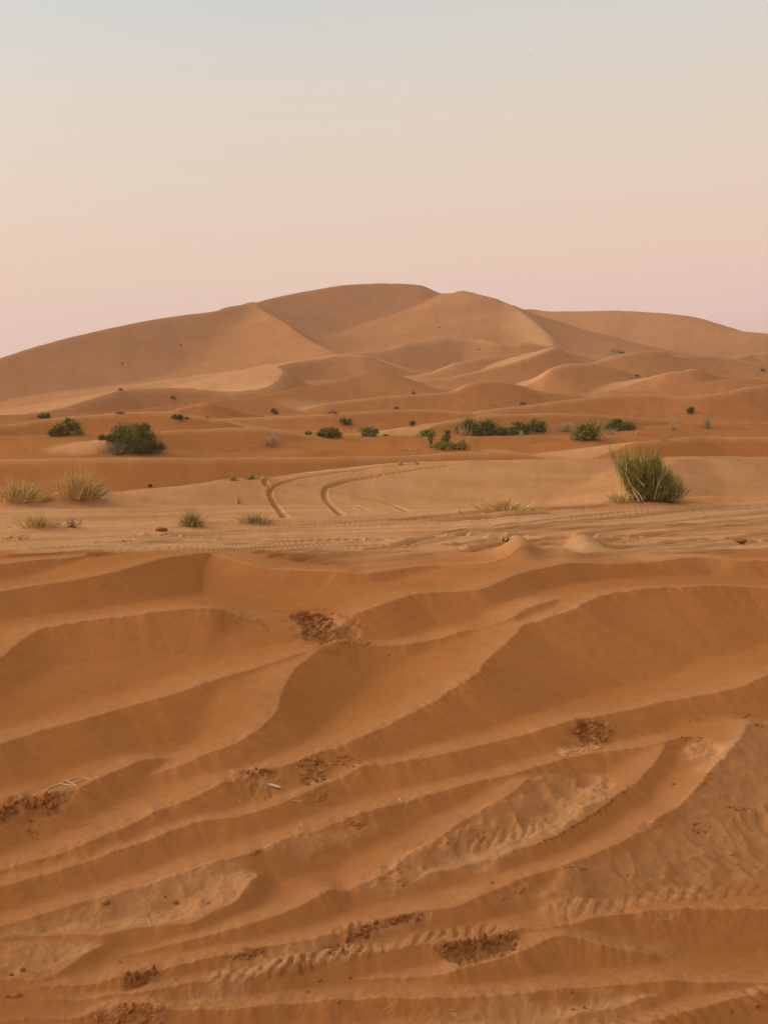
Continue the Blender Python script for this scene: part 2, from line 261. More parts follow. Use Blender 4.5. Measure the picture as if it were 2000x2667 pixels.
def path(P, n=6):
    Q = densify([(p[0], p[1]) for p in P], n)
    return np.array([hit(a, b) for a, b in Q])

def region(W, rad):
    i0, i1 = rows(W[:, 1].min() - rad, W[:, 1].max() + rad)
    u0 = ((W[:, 0] - rad) / np.maximum(W[:, 1] - rad, 1)).min(); u1 = ((W[:, 0] + rad) / np.maximum(W[:, 1] - rad, 1)).max()
    u0 = min(u0, ((W[:, 0] - rad) / W[:, 1]).min()); u1 = max(u1, ((W[:, 0] + rad) / W[:, 1]).max())
    return slice(i0, i1), slice(max(np.searchsorted(UC, u0) - 1, 0), np.searchsorted(UC, u1) + 1)

def arclen(W):
    return np.concatenate([[0], np.cumsum(np.hypot(np.diff(W[:, 0]), np.diff(W[:, 1])))])

DAMP_DARK = np.zeros_like(H)
ROUGH = np.zeros_like(H)
adds = []          # deferred so that all survey hits use the smooth relief

def rut(P, width, depth, berm=.35):
    W = path(P); R = region(W, width * 3)
    s, al = polydist(X[R], D[R], W[:, :2], arclen(W))
    q = np.abs(s) / width
    endf = ss(0, width * 2, al) * ss(0, width * 2, al.max() - al + 1e-6)
    g = -depth * np.exp(-(q * 1.5) ** 4) + depth * berm * np.exp(-((q - 1.25) / .3) ** 2)
    adds.append((R, (g * endf).astype(np.float32)))
    DAMP_DARK[R] = np.maximum(DAMP_DARK[R], min(depth * 5, .5) * np.exp(-(q * 1.4) ** 4) * endf)

def tread(P, width, depth, pitch, lean=.6, amp2=0.0, seed=3):
    """tyre print: slanted lugs across a strip"""
    width, depth, pitch = width * 2.2, depth * 2.4, pitch * 2.2
    W = path(P); R = region(W, width * 1.6)
    s, al = polydist(X[R], D[R], W[:, :2], arclen(W))
    q = s / width
    n = fbm(X[R] * 4, D[R] * 4, seed, 3)
    ph = (al + lean * s + .05 * n) / pitch
    tri = np.abs((ph % 1) - .5) * 2
    lug = ss(.25, .6, tri)
    wmask = 1 - ss(.75, 1.05, np.abs(q))
    endf = ss(0, pitch * 2, al) * ss(0, pitch * 2, al.max() - al + 1e-6)
    g = depth * (lug - .5) * wmask * endf * np.clip(.55 + 1.1 * fbm(X[R] * 1.7, D[R] * 1.7, seed + 4, 2) + .4 * n, 0, 1.3)
    adds.append((R, g.astype(np.float32)))

def inside(poly):
    """soft mask of a surveyed outline, as (region, mask) over the relief; outline is carried to the ground"""
    W = np.array([hit(a, b) for a, b in poly])
    R = region(W, .3)
    x, y = X[R], D[R]
    ins = np.zeros(x.shape, bool)
    n = len(W)
    for i in range(n):
        x1, y1 = W[i, :2]; x2, y2 = W[(i + 1) % n, :2]
        if y1 == y2: continue
        c = ((y1 > y) != (y2 > y)) & (x < (x2 - x1) * (y - y1) / (y2 - y1) + x1)
        ins ^= c
    Wc = np.vstack([W, W[:1]])
    s, _ = polydist(x, y, Wc[:, :2], np.zeros(len(Wc)))
    return R, np.where(ins, np.abs(s), -np.abs(s)), x, y

def trample(poly, amp, sc, soft, seed, damp=0.0, sink=0.0, rough=1.0):
    R, sd, x, y = inside(poly)
    sc = sc * 1.9; amp = amp * 2.8; soft = soft * 1.6; sink = sink * 1.5
    m = ss(-soft, soft, sd + soft * 2.2 * fbm(x / sc * .8, y / sc * .8, seed + 3, 3))
    n = fbm(x / sc, y / sc, seed, 5, .55)
    n2 = 1 - np.abs(fbm(x / sc * 1.7 + 5, y / sc * 1.7, seed + 9, 3)) * 2
    g = amp * (n + .4 * n2) - sink
    adds.append((R, (g * m).astype(np.float32)))
    if damp: DAMP_DARK[R] = np.maximum(DAMP_DARK[R], ss(-soft * 3.5, soft * 3.5, sd + soft * 5 * fbm(x / sc * 1.3, y / sc * 1.3, seed + 5, 4, .6)) * damp * .8)
    ROUGH[R] = np.maximum(ROUGH[R], m * rough)

# trampled ground
trample([(1372, 2034), (1342, 2060), (1199, 2145), (1072, 2224), (960, 2292), (900, 2325), (1060, 2300), (1180, 2258), (1300, 2226), (1401, 2186), (1511, 2127), (1640, 2036), (1600, 2020), (1500, 2010), (1430, 2015)], .020, .20, .05, 11)
trample([(1945, 1890), (1905, 1965), (1850, 2015), (1800, 2075), (1722, 2128), (1600, 2205), (1460, 2262), (1384, 2282), (1330, 2305), (1300, 2360), (1450, 2380), (1600, 2365), (1750, 2330), (2000, 2290), (2150, 2280), (2150, 1920), (2000, 1895)], .022, .26, .08, 21)
trample([(140, 2380), (300, 2335), (430, 2300), (540, 2262), (640, 2250), (660, 2290), (600, 2345), (500, 2398), (350, 2415), (140, 2430), (0, 2450), (0, 2420)], .011, .16, .03, 31)
trample([(0, 2450), (110, 2440), (200, 2440), (250, 2465), (165, 2515), (90, 2550), (0, 2545)], .007, .14, .03, 37)
trample([(700, 2205), (780, 2178), (880, 2140), (980, 2130), (1030, 2150), (960, 2190), (880, 2215), (800, 2230)], .014, .16, .04, 41)
trample([(640, 2480), (760, 2458), (860, 2440), (960, 2440), (900, 2490), (760, 2512), (680, 2530), (600, 2545), (520, 2550)], .007, .09, .02, 43)
trample([(1000, 2660), (1300, 2620), (1550, 2590), (1700, 2600), (1600, 2660), (1400, 2690)], .006, .10, .03, 47)
trample([(1480, 1940), (1560, 1900), (1600, 1930), (1520, 1955), (1440, 1975)], .016, .1, .04, 53)
trample([(1740, 1960), (1850, 1930), (1890, 1960), (1800, 1985)], .012, .12, .05, 59)

# damp, freshly broken sand faces
def broken(poly, amp, sc, seed, damp=1.0, sink=.02, soft=.02):
    trample(poly, amp, sc, soft, seed, damp=damp, sink=sink)
broken([(775, 1600), (800, 1592), (850, 1602), (880, 1615), (915, 1620), (912, 1650), (880, 1665), (840, 1682), (805, 1665), (785, 1640)], .018, .09, 61, .75, .06, .06)
broken([(0, 2108), (25, 2092), (55, 2071), (105, 2069), (150, 2064), (200, 2056), (185, 2085), (160, 2105), (140, 2130), (100, 2142), (60, 2128), (30, 2132), (0, 2150)], .020, .09, 67, .8, .03, .03)
broken([(1500, 1880), (1530, 1872), (1570, 1885), (1595, 1915), (1570, 1930), (1520, 1940), (1500, 1920)], .02, .08, 71, .95, .03, .03)
broken([(1110, 2458), (1199, 2449), (1283, 2440), (1335, 2422), (1345, 2450), (1340, 2478), (1262, 2500), (1200, 2515), (1170, 2500), (1130, 2476)], .008, .045, 73, 1.0, .012, .01)
broken([(312, 2542), (360, 2530), (420, 2522), (415, 2545), (390, 2562), (350, 2577), (320, 2572)], .008, .05, 79, .75, .006, .01)
broken([(310, 2622), (330, 2614), (380, 2611), (430, 2624), (442, 2640), (420, 2667), (220, 2667), (270, 2640)], .007, .05, 83, .7, .004, .01)
broken([(900, 2425), (960, 2404), (1010, 2392), (1080, 2376), (1125, 2382), (1110, 2402), (1040, 2412), (960, 2440), (880, 2470), (830, 2465)], .008, .05, 89, .6, .004, .01)
broken([(640, 2005), (700, 2000), (720, 2010), (730, 2035), (690, 2050), (640, 2045), (620, 2030)], .012, .05, 97, .55, .015, .02)
broken([(777, 1985), (830, 1962), (850, 1985), (845, 2030), (800, 2045), (775, 2010)], .014, .06, 101, .6, .01, .02)
broken([(600, 2490), (650, 2472), (695, 2462), (690, 2480), (640, 2497)], .006, .04, 103, .8, .004, .01)
broken([(1290, 2330), (1340, 2312), (1380, 2305), (1360, 2330), (1305, 2350)], .005, .04, 107, .4, .0, .01)
broken([(1690, 2372), (1740, 2369), (1765, 2372), (1745, 2392), (1700, 2392)], .004, .04, 109, .6, .004, .01)
broken([(500, 2575), (560, 2560), (650, 2546), (655, 2565), (620, 2600), (560, 2615), (480, 2610)], .004, .05, 111, .35, .002, .02)

# tyre prints
tread([(2150, 2300), (1900, 2318), (1750, 2330), (1600, 2352), (1480, 2378), (1400, 2402)], .085, .009, .062, .7)
tread([(1420, 2404), (1300, 2415), (1180, 2432), (1060, 2450), (960, 2470), (860, 2486), (760, 2510), (640, 2535), (520, 2550)], .05, .014, .052, .6, seed=5)
tread([(1070, 2395), (1000, 2405), (920, 2430), (860, 2462)], .06, .018, .055, .6, seed=6)
tread([(2050, 2580), (1900, 2612), (1760, 2640), (1650, 2668), (1560, 2690)], .045, .010, .05, -.5, seed=8)
tread([(740, 2022), (690, 2026), (640, 2034), (600, 2046)], .16, .022, .07, .4, seed=9)
tread([(1960, 2180), (2000, 2140), (2080, 2080)], .12, .02, .12, .3, seed=12)
tread([(2060, 2235), (1950, 2246), (1820, 2262), (1700, 2280), (1580, 2296)], .05, .010, .06, -.5, seed=14)
tread([(2060, 2120), (1960, 2150), (1880, 2190), (1800, 2240)], .06, .010, .07, .5, seed=15)
tread([(1560, 2070), (1480, 2110), (1380, 2160), (1280, 2196), (1150, 2236)], .05, .006, .055, .8, seed=16)

# curved wheel ruts on the smooth shelf
rut([(742, 1348), (725, 1325), (708, 1300), (703, 1280), (722, 1262), (770, 1247), (840, 1236), (940, 1222), (1040, 1212), (1120, 1206)], .14, .085, .12)
rut([(890, 1342), (868, 1322), (848, 1300), (845, 1280), (860, 1264), (920, 1248), (1000, 1236), (1090, 1222), (1180, 1212)], .14, .085, .12)
rut([(712, 1272), (690, 1258), (700, 1244), (760, 1238), (860, 1231), (960, 1224)], .14, .09, .22)
rut([(1000, 1240), (900, 1256), (858, 1272)], .13, .08, .2)
rut([(770, 1260), (840, 1276), (900, 1286), (1000, 1308), (1060, 1332)], .16, .04)
rut([(740, 1280), (820, 1296), (900, 1310), (960, 1330)], .14, .03)
# furrows of the sandy track
TR = [[(660, 1443), (819, 1427), (1030, 1419), (1308, 1417)], [(950, 1432), (1150, 1405), (1400, 1372), (1700, 1340), (2050, 1312)],
      [(1150, 1425), (1400, 1390), (1700, 1360), (2050, 1330)], [(0, 1452), (250, 1436), (520, 1424), (800, 1412), (1100, 1402)],
      [(0, 1424), (300, 1412), (600, 1400), (900, 1390)], [(1330, 1437), (1600, 1408), (1800, 1385), (2050, 1362)],
      [(1500, 1452), (1740, 1444), (1900, 1437), (2100, 1425)], [(400, 1392), (700, 1378), (1000, 1362), (1300, 1346)], [(1000, 1360), (1300, 1336), (1600, 1318)],
      [(1100, 1400), (1350, 1366), (1600, 1340), (1900, 1316)], [(1050, 1418), (1300, 1384), (1600, 1352), (2050, 1318)], [(1200, 1440), (1450, 1404), (1700, 1376), (2050, 1346)],
      [(1400, 1425), (1650, 1396), (1850, 1374), (2050, 1352)], [(1560, 1436), (1750, 1416), (2050, 1388)], [(1600, 1442), (1800, 1428), (2050, 1404)],
      [(200, 1444), (500, 1432), (800, 1420), (1000, 1410), (1250, 1392)], [(0, 1436), (200, 1426), (450, 1412), (700, 1402)], [(250, 1400), (500, 1392), (800, 1378), (1100, 1364), (1450, 1336)],
      [(700, 1452), (900, 1440), (1100, 1432), (1250, 1436)], [(760, 1462), (920, 1450), (1100, 1440)], [(820, 1470), (1000, 1456), (1160, 1446)]]
for k, P in enumerate(TR):
    P = [(a + 3 * math.sin(k * 5.1 + a * .01), b + 1.2 * math.sin(k * 2.3 + a * .013)) for a, b in P]
    rut(P, .10 + .05 * (k % 3), .055 + .02 * (k % 2), .5)

for R, g in adds:
    H[R] += g
# little hummocks beside the track
def hummock(px, py, rx, ry, h):
    x0, y0, _ = hit(px, py)
    i0, i1 = rows(y0 - 4 * ry, y0 + 4 * ry)
    q = ((X[i0:i1] - x0) / rx) ** 2 + ((D[i0:i1] - y0) / ry) ** 2
    H[i0:i1] += (h * np.exp(-q)).astype(np.float32)
hummock(1350, 1440, .28, .8, .26); hummock(1520, 1432, .35, .9, .24); hummock(1460, 1440, .3, 1.0, .08)
hummock(500, 1372, .45, .7, .07); hummock(664, 1364, .4, .6, .06); hummock(1312, 1329, 1.0, 1.2, .07); hummock(1690, 1308, 1.5, 1.6, .10); hummock(98, 1376, .6, .8, .08)
hummock(195, 1302, .75, 1.2, .45); hummock(60, 1312, .7, 1.0, .15)
# wind-drawn streaks on the sandy track, faint undulation everywhere
i0, i1 = rows(17, 40)
x, y = X[i0:i1], D[i0:i1]
ca, sa = math.cos(.42), math.sin(.42)
al, ac = x * ca + y * sa, -x * sa + y * ca
wm = (ss(19, 21, y) * (1 - ss(33, 37, y))).astype(np.float32)
H[i0:i1] += wm * (.06 * fbm(al * .14, ac * 1.3, 5, 4, .6) + .03 * fbm(al * .5, ac * 2.8, 6, 2) * (vnoise(x * .2, y * .2, 8) > -.2))
i0, i1 = rows(2, 20)
x, y = X[i0:i1], D[i0:i1]
H[i0:i1] += .010 * fbm(x * 1.1, y * 1.1, 15, 3) * ss(5, 9, y) + .004 * fbm(x * 7, y * 7, 16, 4, .6)
i0, i1 = rows(20, 3000)
H[i0:i1] += (.0006 * D[i0:i1] * fbm(X[i0:i1] / D[i0:i1] * 60, np.log(D[i0:i1]) * 14, 17, 3)).astype(np.float32)

# the near slope is coloured a little darker than the dunes behind it
i0, i1 = rows(2, 16)
DAMP_DARK[i0:i1] = np.maximum(DAMP_DARK[i0:i1], .14 * (1 - ss(9.5, 14.5, D[i0:i1])) * (.85 + .5 * fbm(X[i0:i1] * .5, D[i0:i1] * .9, 211, 3)))
# dusty, driven-over sand of the track is paler than the loose dune sand
i0, i1 = rows(16, 70)
x, y = X[i0:i1], D[i0:i1]
PALE[i0:i1] += ss(18.6, 21.2, y + 2.2 * fbm(x * .3, y * .3, 71, 3)) * (1 - .2 * ss(36, 42, y)) * (1 - ss(56, 64, y)) * (.80 + .3 * fbm(x * .25, y * .9, 72, 3) + .75 * fbm((x * .91 + y * .41) * .10, (y * .91 - x * .41) * 1.5, 73, 4, .65) * (1 - ss(36, 40, y)))
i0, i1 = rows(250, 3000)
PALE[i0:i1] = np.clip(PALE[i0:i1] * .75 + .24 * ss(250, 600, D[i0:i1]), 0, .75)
# ------------------------------------------------------------------ materials
def mat(name):
    m = bpy.data.materials.new(name); m.use_nodes = True
    nt = m.node_tree; b = nt.nodes['Principled BSDF']
    b.inputs['Roughness'].default_value = .95
    b.inputs['Specular IOR Level'].default_value = .1
    return m, nt, b

def sand_mat(name, dampcol=(.20, .072, .020, 1), base_damp=0.0, bump=.35, far_scale=False):
    m, nt, b = mat(name); N, L = nt.nodes, nt.links
    geo_ = N.new('ShaderNodeNewGeometry')
    def noise(scale, detail, rough=.6):
        n = N.new('ShaderNodeTexNoise'); n.inputs['Scale'].default_value = scale
        n.inputs['Detail'].default_value = detail; n.inputs['Roughness'].default_value = rough
        L.new(geo_.outputs['Position'], n.inputs['Vector']); return n
    def ramp(src, p0, c0, p1, c1):
        r = N.new('ShaderNodeValToRGB'); r.color_ramp.elements[0].position = p0; r.color_ramp.elements[0].color = c0
        r.color_ramp.elements[1].position = p1; r.color_ramp.elements[1].color = c1
        L.new(src, r.inputs[0]); return r
    n1 = noise(.35, 4); r1 = ramp(n1.outputs[0], .35, SAND_A, .68, SAND_B)
    n2 = noise(260, 2, .7); r2 = ramp(n2.outputs[0], .25, (.80, .79, .78, 1), .75, (1.18, 1.19, 1.2, 1))
    n3 = noise(.03, 3); r3 = ramp(n3.outputs[0], .35, (.94, .93, .92, 1), .65, (1.06, 1.05, 1.05, 1))
    n5 = noise(9, 5, .65); r5 = ramp(n5.outputs[0], .3, (.93, .92, .91, 1), .7, (1.06, 1.06, 1.06, 1))
    cur = r1.outputs[0]
    for r in (r2, r3, r5):
        mx = N.new('ShaderNodeMix'); mx.data_type = 'RGBA'; mx.blend_type = 'MULTIPLY'; mx.inputs[0].default_value = 1
        L.new(cur, mx.inputs[6]); L.new(r.outputs[0], mx.inputs[7]); cur = mx.outputs[2]
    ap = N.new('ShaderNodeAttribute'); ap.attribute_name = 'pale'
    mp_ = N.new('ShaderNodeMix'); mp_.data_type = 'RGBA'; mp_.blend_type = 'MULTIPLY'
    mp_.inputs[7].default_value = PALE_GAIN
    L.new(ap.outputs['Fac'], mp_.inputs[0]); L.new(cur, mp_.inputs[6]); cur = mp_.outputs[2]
    at = N.new('ShaderNodeAttribute'); at.attribute_name = 'damp'
    ma = N.new('ShaderNodeMath'); ma.operation = 'ADD'; ma.use_clamp = True; ma.inputs[1].default_value = base_damp
    L.new(at.outputs['Fac'], ma.inputs[0])
    mx = N.new('ShaderNodeMix'); mx.data_type = 'RGBA'
    n4 = noise(25, 3); r4 = ramp(n4.outputs[0], .3, tuple(c * .75 for c in dampcol[:3]) + (1,), .7, tuple(c * 1.3 for c in dampcol[:3]) + (1,))
    L.new(ma.outputs[0], mx.inputs[0]); L.new(cur, mx.inputs[6]); L.new(r4.outputs[0], mx.inputs[7])
    L.new(mx.outputs[2], b.inputs['Base Color'])
    nb = noise(130, 3, .7); nb2 = noise(11, 4, .6)
    bp = N.new('ShaderNodeBump'); bp.inputs['Strength'].default_value = .6; bp.inputs['Distance'].default_value = .006
    L.new(nb.outputs[0], bp.inputs['Height'])
    bp2 = N.new('ShaderNodeBump'); bp2.inputs['Strength'].default_value = .25; bp2.inputs['Distance'].default_value = .012
    L.new(nb2.outputs[0], bp2.inputs['Height']); L.new(bp.outputs[0], bp2.inputs['Normal'])
    L.new(bp2.outputs[0], b.inputs['Normal'])
    b.inputs['Roughness'].default_value = 1.0; b.inputs['Specular IOR Level'].default_value = 0.0
    return m

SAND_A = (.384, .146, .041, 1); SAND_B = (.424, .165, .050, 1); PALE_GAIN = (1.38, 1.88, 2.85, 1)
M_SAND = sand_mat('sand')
M_CLOD = sand_mat('damp_sand', base_damp=.55)
M_CLODP = sand_mat('crusted_sand', base_damp=.08)

def plain_mat(name, c0, c1, scale=3.0, trans=False):
    m, nt, b = mat(name); N, L = nt.nodes, nt.links
    g = N.new('ShaderNodeNewGeometry')
    n = N.new('ShaderNodeTexNoise'); n.inputs['Scale'].default_value = scale; n.inputs['Detail'].default_value = 3
    L.new(g.outputs['Position'], n.inputs['Vector'])
    ad = N.new('ShaderNodeMath'); ad.operation = 'ADD'
    rn = N.new('ShaderNodeMath'); rn.operation = 'MULTIPLY_ADD'; rn.inputs[1].default_value = .5; rn.inputs[2].default_value = -.25
    L.new(g.outputs['Random Per Island'], rn.inputs[0])
    L.new(n.outputs[0], ad.inputs[0]); L.new(rn.outputs[0], ad.inputs[1])
    r = N.new('ShaderNodeValToRGB'); r.color_ramp.elements[0].position = .3; r.color_ramp.elements[0].color = c0 + (1,)
    r.color_ramp.elements[1].position = .7; r.color_ramp.elements[1].color = c1 + (1,)
    L.new(ad.outputs[0], r.inputs[0]); L.new(r.outputs[0], b.inputs['Base Color'])
    return m
M_GREEN = plain_mat('broom_green', (.13, .135, .024), (.37, .34, .095))
M_DGREEN = plain_mat('shrub_green', (.080, .085, .018), (.25, .235, .062), 1.2)
M_PGREEN = plain_mat('grass_green', (.20, .17, .045), (.44, .35, .14), 4)
M_STRAW = plain_mat('straw', (.42, .27, .085), (.78, .56, .25), 4)
M_DRY = plain_mat('dry_twig', (.36, .22, .13), (.60, .42, .28), 2)
M_GREY = plain_mat('grey_twig', (.22, .165, .09), (.42, .32, .20), 2)
M_DARK = plain_mat('dark_twig', (.05, .033, .02), (.13, .085, .05), 6)
M_BARE = plain_mat('bare_wood', (.46, .32, .18), (.66, .50, .32), 6)
M_BROWN = plain_mat('brown_wood', (.12, .06, .03), (.26, .14, .07), 6)
M_WHITE = plain_mat('pale_scrap', (.36, .25, .17), (.54, .40, .29), 6)
M_BIRD = plain_mat('bird_feather', (.03, .028, .025), (.06, .055, .05), 6)

# ------------------------------------------------------------------ object helpers
def mesh_obj(name, V, Fc, m, parent=None, smooth=False):
    me = bpy.data.meshes.new(name)
    me.from_pydata([tuple(map(float, v)) for v in V], [], Fc)
    me.materials.append(m)
    if smooth: me.polygons.foreach_set('use_smooth', [True] * len(me.polygons))
    o = bpy.data.objects.new(name, me); COL.objects.link(o)
    if parent is not None: o.parent = parent
    return o

def tag(o, label=None, cat=None, group=None, kind=None):
    if label: o['label'] = label
    if cat: o['category'] = cat
    if group: o['group'] = group
    if kind: o['kind'] = kind
    return o

def empty(name, loc):
    o = bpy.data.objects.new(name, None); COL.objects.link(o); o.location = loc; o.empty_display_size = .2; return o

def world(px, py):
    x, d, z = hit(px, py); return np.array([x, d, z + EYE]), d / F

# ------------------------------------------------------------------ terrain meshes
def grid_mesh(name, ra, rb, m, damp=True):
    n = rb - ra
    co = np.stack([X[ra:rb], D[ra:rb], H[ra:rb] + EYE], -1).astype(np.float32).reshape(-1, 3)
    me = bpy.data.meshes.new(name)
    nv = n * NC; nf = (n - 1) * (NC - 1)
    me.vertices.add(nv); me.vertices.foreach_set('co', co.ravel())
    idx = np.arange(nv, dtype=np.int32).reshape(n, NC)
    q = np.stack([idx[:-1, :-1], idx[:-1, 1:], idx[1:, 1:], idx[1:, :-1]], -1).reshape(-1)
    me.loops.add(nf * 4); me.loops.foreach_set('vertex_index', q)
    me.polygons.add(nf); me.polygons.foreach_set('loop_start', np.arange(nf, dtype=np.int32) * 4)
    me.polygons.foreach_set('use_smooth', np.ones(nf, bool))
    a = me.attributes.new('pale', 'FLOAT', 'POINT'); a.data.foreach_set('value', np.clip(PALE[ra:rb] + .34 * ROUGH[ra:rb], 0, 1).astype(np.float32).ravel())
    a = me.attributes.new('damp', 'FLOAT', 'POINT'); a.data.foreach_set('value', DAMP_DARK[ra:rb].astype(np.float32).ravel())
    me.update(calc_edges=True)
    me.materials.append(m)
    o = bpy.data.objects.new(name, me); COL.objects.link(o)
    return o
SPLIT = int(np.searchsorted(DR, 255))
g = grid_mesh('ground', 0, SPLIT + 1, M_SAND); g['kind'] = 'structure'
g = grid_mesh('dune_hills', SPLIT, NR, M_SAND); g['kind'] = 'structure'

# ------------------------------------------------------------------ plants
class Geo:
    def __init__(s): s.V = []; s.F = []
    def blade(s, p, d, ln, w, droop=.3, segs=3):
        p = np.array(p, float); d = np.array(d, float); d /= np.linalg.norm(d)
        side = np.cross(d, R8.normal(size=3)); side /= np.linalg.norm(side) + 1e-9
        b = len(s.V)
        for i in range(segs + 1):
            t = i / segs
            c = p + d * ln * t + np.array([0, 0, -droop * ln * t * t])
            ww = w * (1 - t) ** .7 * .5
            if i < segs: s.V += [c - side * ww, c + side * ww]
            else: s.V += [c]
        for i in range(segs - 1):
            k = b + 2 * i; s.F.append((k, k + 1, k + 3, k + 2))
        k = b + 2 * (segs - 1); s.F.append((k, k + 1, k + 2))
    def tube(s, P, r0, r1, n=5):
        P = [np.array(p, float) for p in P]; b = len(s.V); m = len(P)
        for i, p in enumerate(P):
            d = P[min(i + 1, m - 1)] - P[max(i - 1, 0)]; d /= np.linalg.norm(d) + 1e-9
            u = np.cross(d, (.3, .9, .31)); u /= np.linalg.norm(u) + 1e-9; v = np.cross(d, u)
            r = r0 + (r1 - r0) * i / (m - 1)
            for k in range(n):
                a = 2 * math.pi * k / n; s.V.append(p + r * (math.cos(a) * u + math.sin(a) * v))
        for i in range(m - 1):
            for k in range(n):
                s.F.append((b + i * n + k, b + i * n + (k + 1) % n, b + (i + 1) * n + (k + 1) % n, b + (i + 1) * n + k))
        s.F.append(tuple(b + k for k in range(n))[::-1]); s.F.append(tuple(b + (m - 1) * n + k for k in range(n)))
    def obj(s, name, m, parent=None, smooth=False): return mesh_obj(name, s.V, s.F, m, parent, smooth)

def bend_path(p, d, ln, n=5, wob=.12, lift=.2):
    P = [np.array(p, float)]; d = np.array(d, float); d /= np.linalg.norm(d)
    for i in range(n):
        d = d + R8.normal(size=3) * wob + np.array([0, 0, lift * .2]); d /= np.linalg.norm(d)
        P.append(P[-1] + d * ln / n)
    return P

def tuft(px, py, w, h, label, m=None, n=240, droop=.45, group='grass tufts on the sand', green=0, lean=0.0, spread=1.0, cat='grass'):
    """grass tuft: blades from a small foot"""
    m = m or M_STRAW
    c, s = world(px, py); W, Hh = w * s, h * s
    e = empty('grass_tuft', c); tag(e, label, cat, group)
    def mk(k, mm, nm):
        G = Geo()
        for i in range(k):
            a = R8.uniform(0, 2 * math.pi); rr = abs(R8.normal()) * .45
            foot = np.array([math.cos(a) * rr * W * .55 * spread, math.sin(a) * rr * W * .45 * spread, -.02 * Hh])
            out = min(rr, 1.2)
            d = np.array([math.cos(a) * (.2 + .8 * out) * W / Hh * .62 + lean, math.sin(a) * (.2 + .8 * out) * .6, 1.0]) + R8.normal(size=3) * .22
            G.blade(foot, d, Hh * R8.uniform(.55, 1.15) * (1.05 - .25 * out), max(.008, s * 1.7) * R8.uniform(.6, 1.2), droop * R8.uniform(.3, 1.4), 4)
        return G.obj(nm, mm, e)
    mk(n, m, 'blades')
    if green: mk(green, M_PGREEN if m is not M_PGREEN else M_STRAW, 'blades')
    return e

def shrub(px, py, w, h, label, m=None, n=900, group='green shrubs on the dunes', clumps=14, cat='shrub', name='desert_shrub', shape=None, leaf=1.0):
    """rounded shrub: stems carry clumps of short leaf blades"""
    m = m or M_DGREEN
    c, s = world(px, py); W, Hh = w * s, h * s
    e = empty(name, c); tag(e, label, cat, group)
    G = Geo(); S = Geo()
    for k in range(clumps):
        if shape: ax, az, rr = shape[k % len(shape)]; ax += R8.normal() * .05; az += R8.normal() * .04
        else:
            t = R8.uniform(-1, 1); ax = t * .42; az = R8.uniform(.15, .85) * math.sqrt(max(1 - (t * .92) ** 2, .1)); rr = R8.uniform(.16, .26)
        ctr = np.array([ax * W, R8.normal() * .16 * W, az * Hh])
        S.tube([(ctr[0] * .15, ctr[1] * .15, -.03 * Hh), ctr * .55 + R8.normal(size=3) * .04 * Hh, ctr], s * 1.1, s * .5, 4)
        rad = rr * min(W, Hh * 1.7)
        for i in range(int(n * 1.7) // clumps):
            v = R8.normal(size=3); v /= np.linalg.norm(v); v *= R8.uniform(.05, 1.3) ** .8
            p = ctr + v * rad * np.array([1.15, 1.0, .85])
            if p[2] < 0: p[2] = abs(p[2]) * .3
            d = v * .7 + np.array([0, 0, .75]) + R8.normal(size=3) * .45
            G.blade(p, d, s * R8.uniform(3.5, 10) * leaf, s * R8.uniform(1.4, 2.8) * leaf, .15, 2)
    G.obj('foliage', m, e); S.obj('stem', M_BROWN if m is not M_DRY else M_DRY, e)
    return e

def twiggy(px, py, w, h, label, m=None, n=40, group='dry leafless shrubs', cat='dry shrub', name='dry_shrub', r=.55):
    """bare tangle: forked thin twigs, one mesh of stems and one of twigs"""
    m = m or M_DRY
    c, s = world(px, py); W, Hh = w * s, h * s
    e = empty(name, c); tag(e, label, cat, group)
    S = Geo(); T = Geo()
    for i in range(n):
        a = R8.uniform(0, 2 * math.pi); t = R8.uniform(0, 1)
        d = np.array([math.cos(a) * t * W * .5, math.sin(a) * t * W * .4, Hh * R8.uniform(.55, 1.0) * math.sqrt(max(1 - t * t * .75, .1))])
        P = bend_path((R8.normal() * W * .08, R8.normal() * W * .06, -.02 * Hh), d, np.linalg.norm(d), 4, .16, .1)
        S.tube(P, s * r, s * r * .45, 4)
        for k in range(5):
            q = P[R8.integers(1, 5)]
            dd = d / np.linalg.norm(d) + R8.normal(size=3) * .6
            if dd[2] < -.2: dd[2] *= -.5
            T.tube(bend_path(q, dd, Hh * R8.uniform(.15, .35), 2, .2), s * r * .5, s * r * .25, 3)
    S.obj('stem', m, e); T.obj('twig', m, e)
    return e

def speck(px, py, w, h, label, m=None, n=150, group='small far shrubs', cat='shrub', name='small_shrub'):
    """far shrub, a few pixels: one mesh of leaf blades"""
    m = m or M_DGREEN
    c, s = world(px, py); W, Hh = w * s, h * s
    if w < 10: n = 45; W *= .75; Hh *= .75
    G = Geo()
    for i in range(n):
        t = R8.uniform(-1, 1); z = R8.uniform(0, 1) * math.sqrt(max(1 - t * t, .05))
        p = np.array([t * W * .5, R8.normal() * W * .15, z * Hh * .85])
        G.blade(p, R8.normal(size=3) * .6 + np.array([0, 0, .8]), s * R8.uniform(1.5, 3.2), s * R8.uniform(1.0, 2.0), .1, 2)
    o = G.obj(name, m); o.location = c; tag(o, label, cat, group); return o

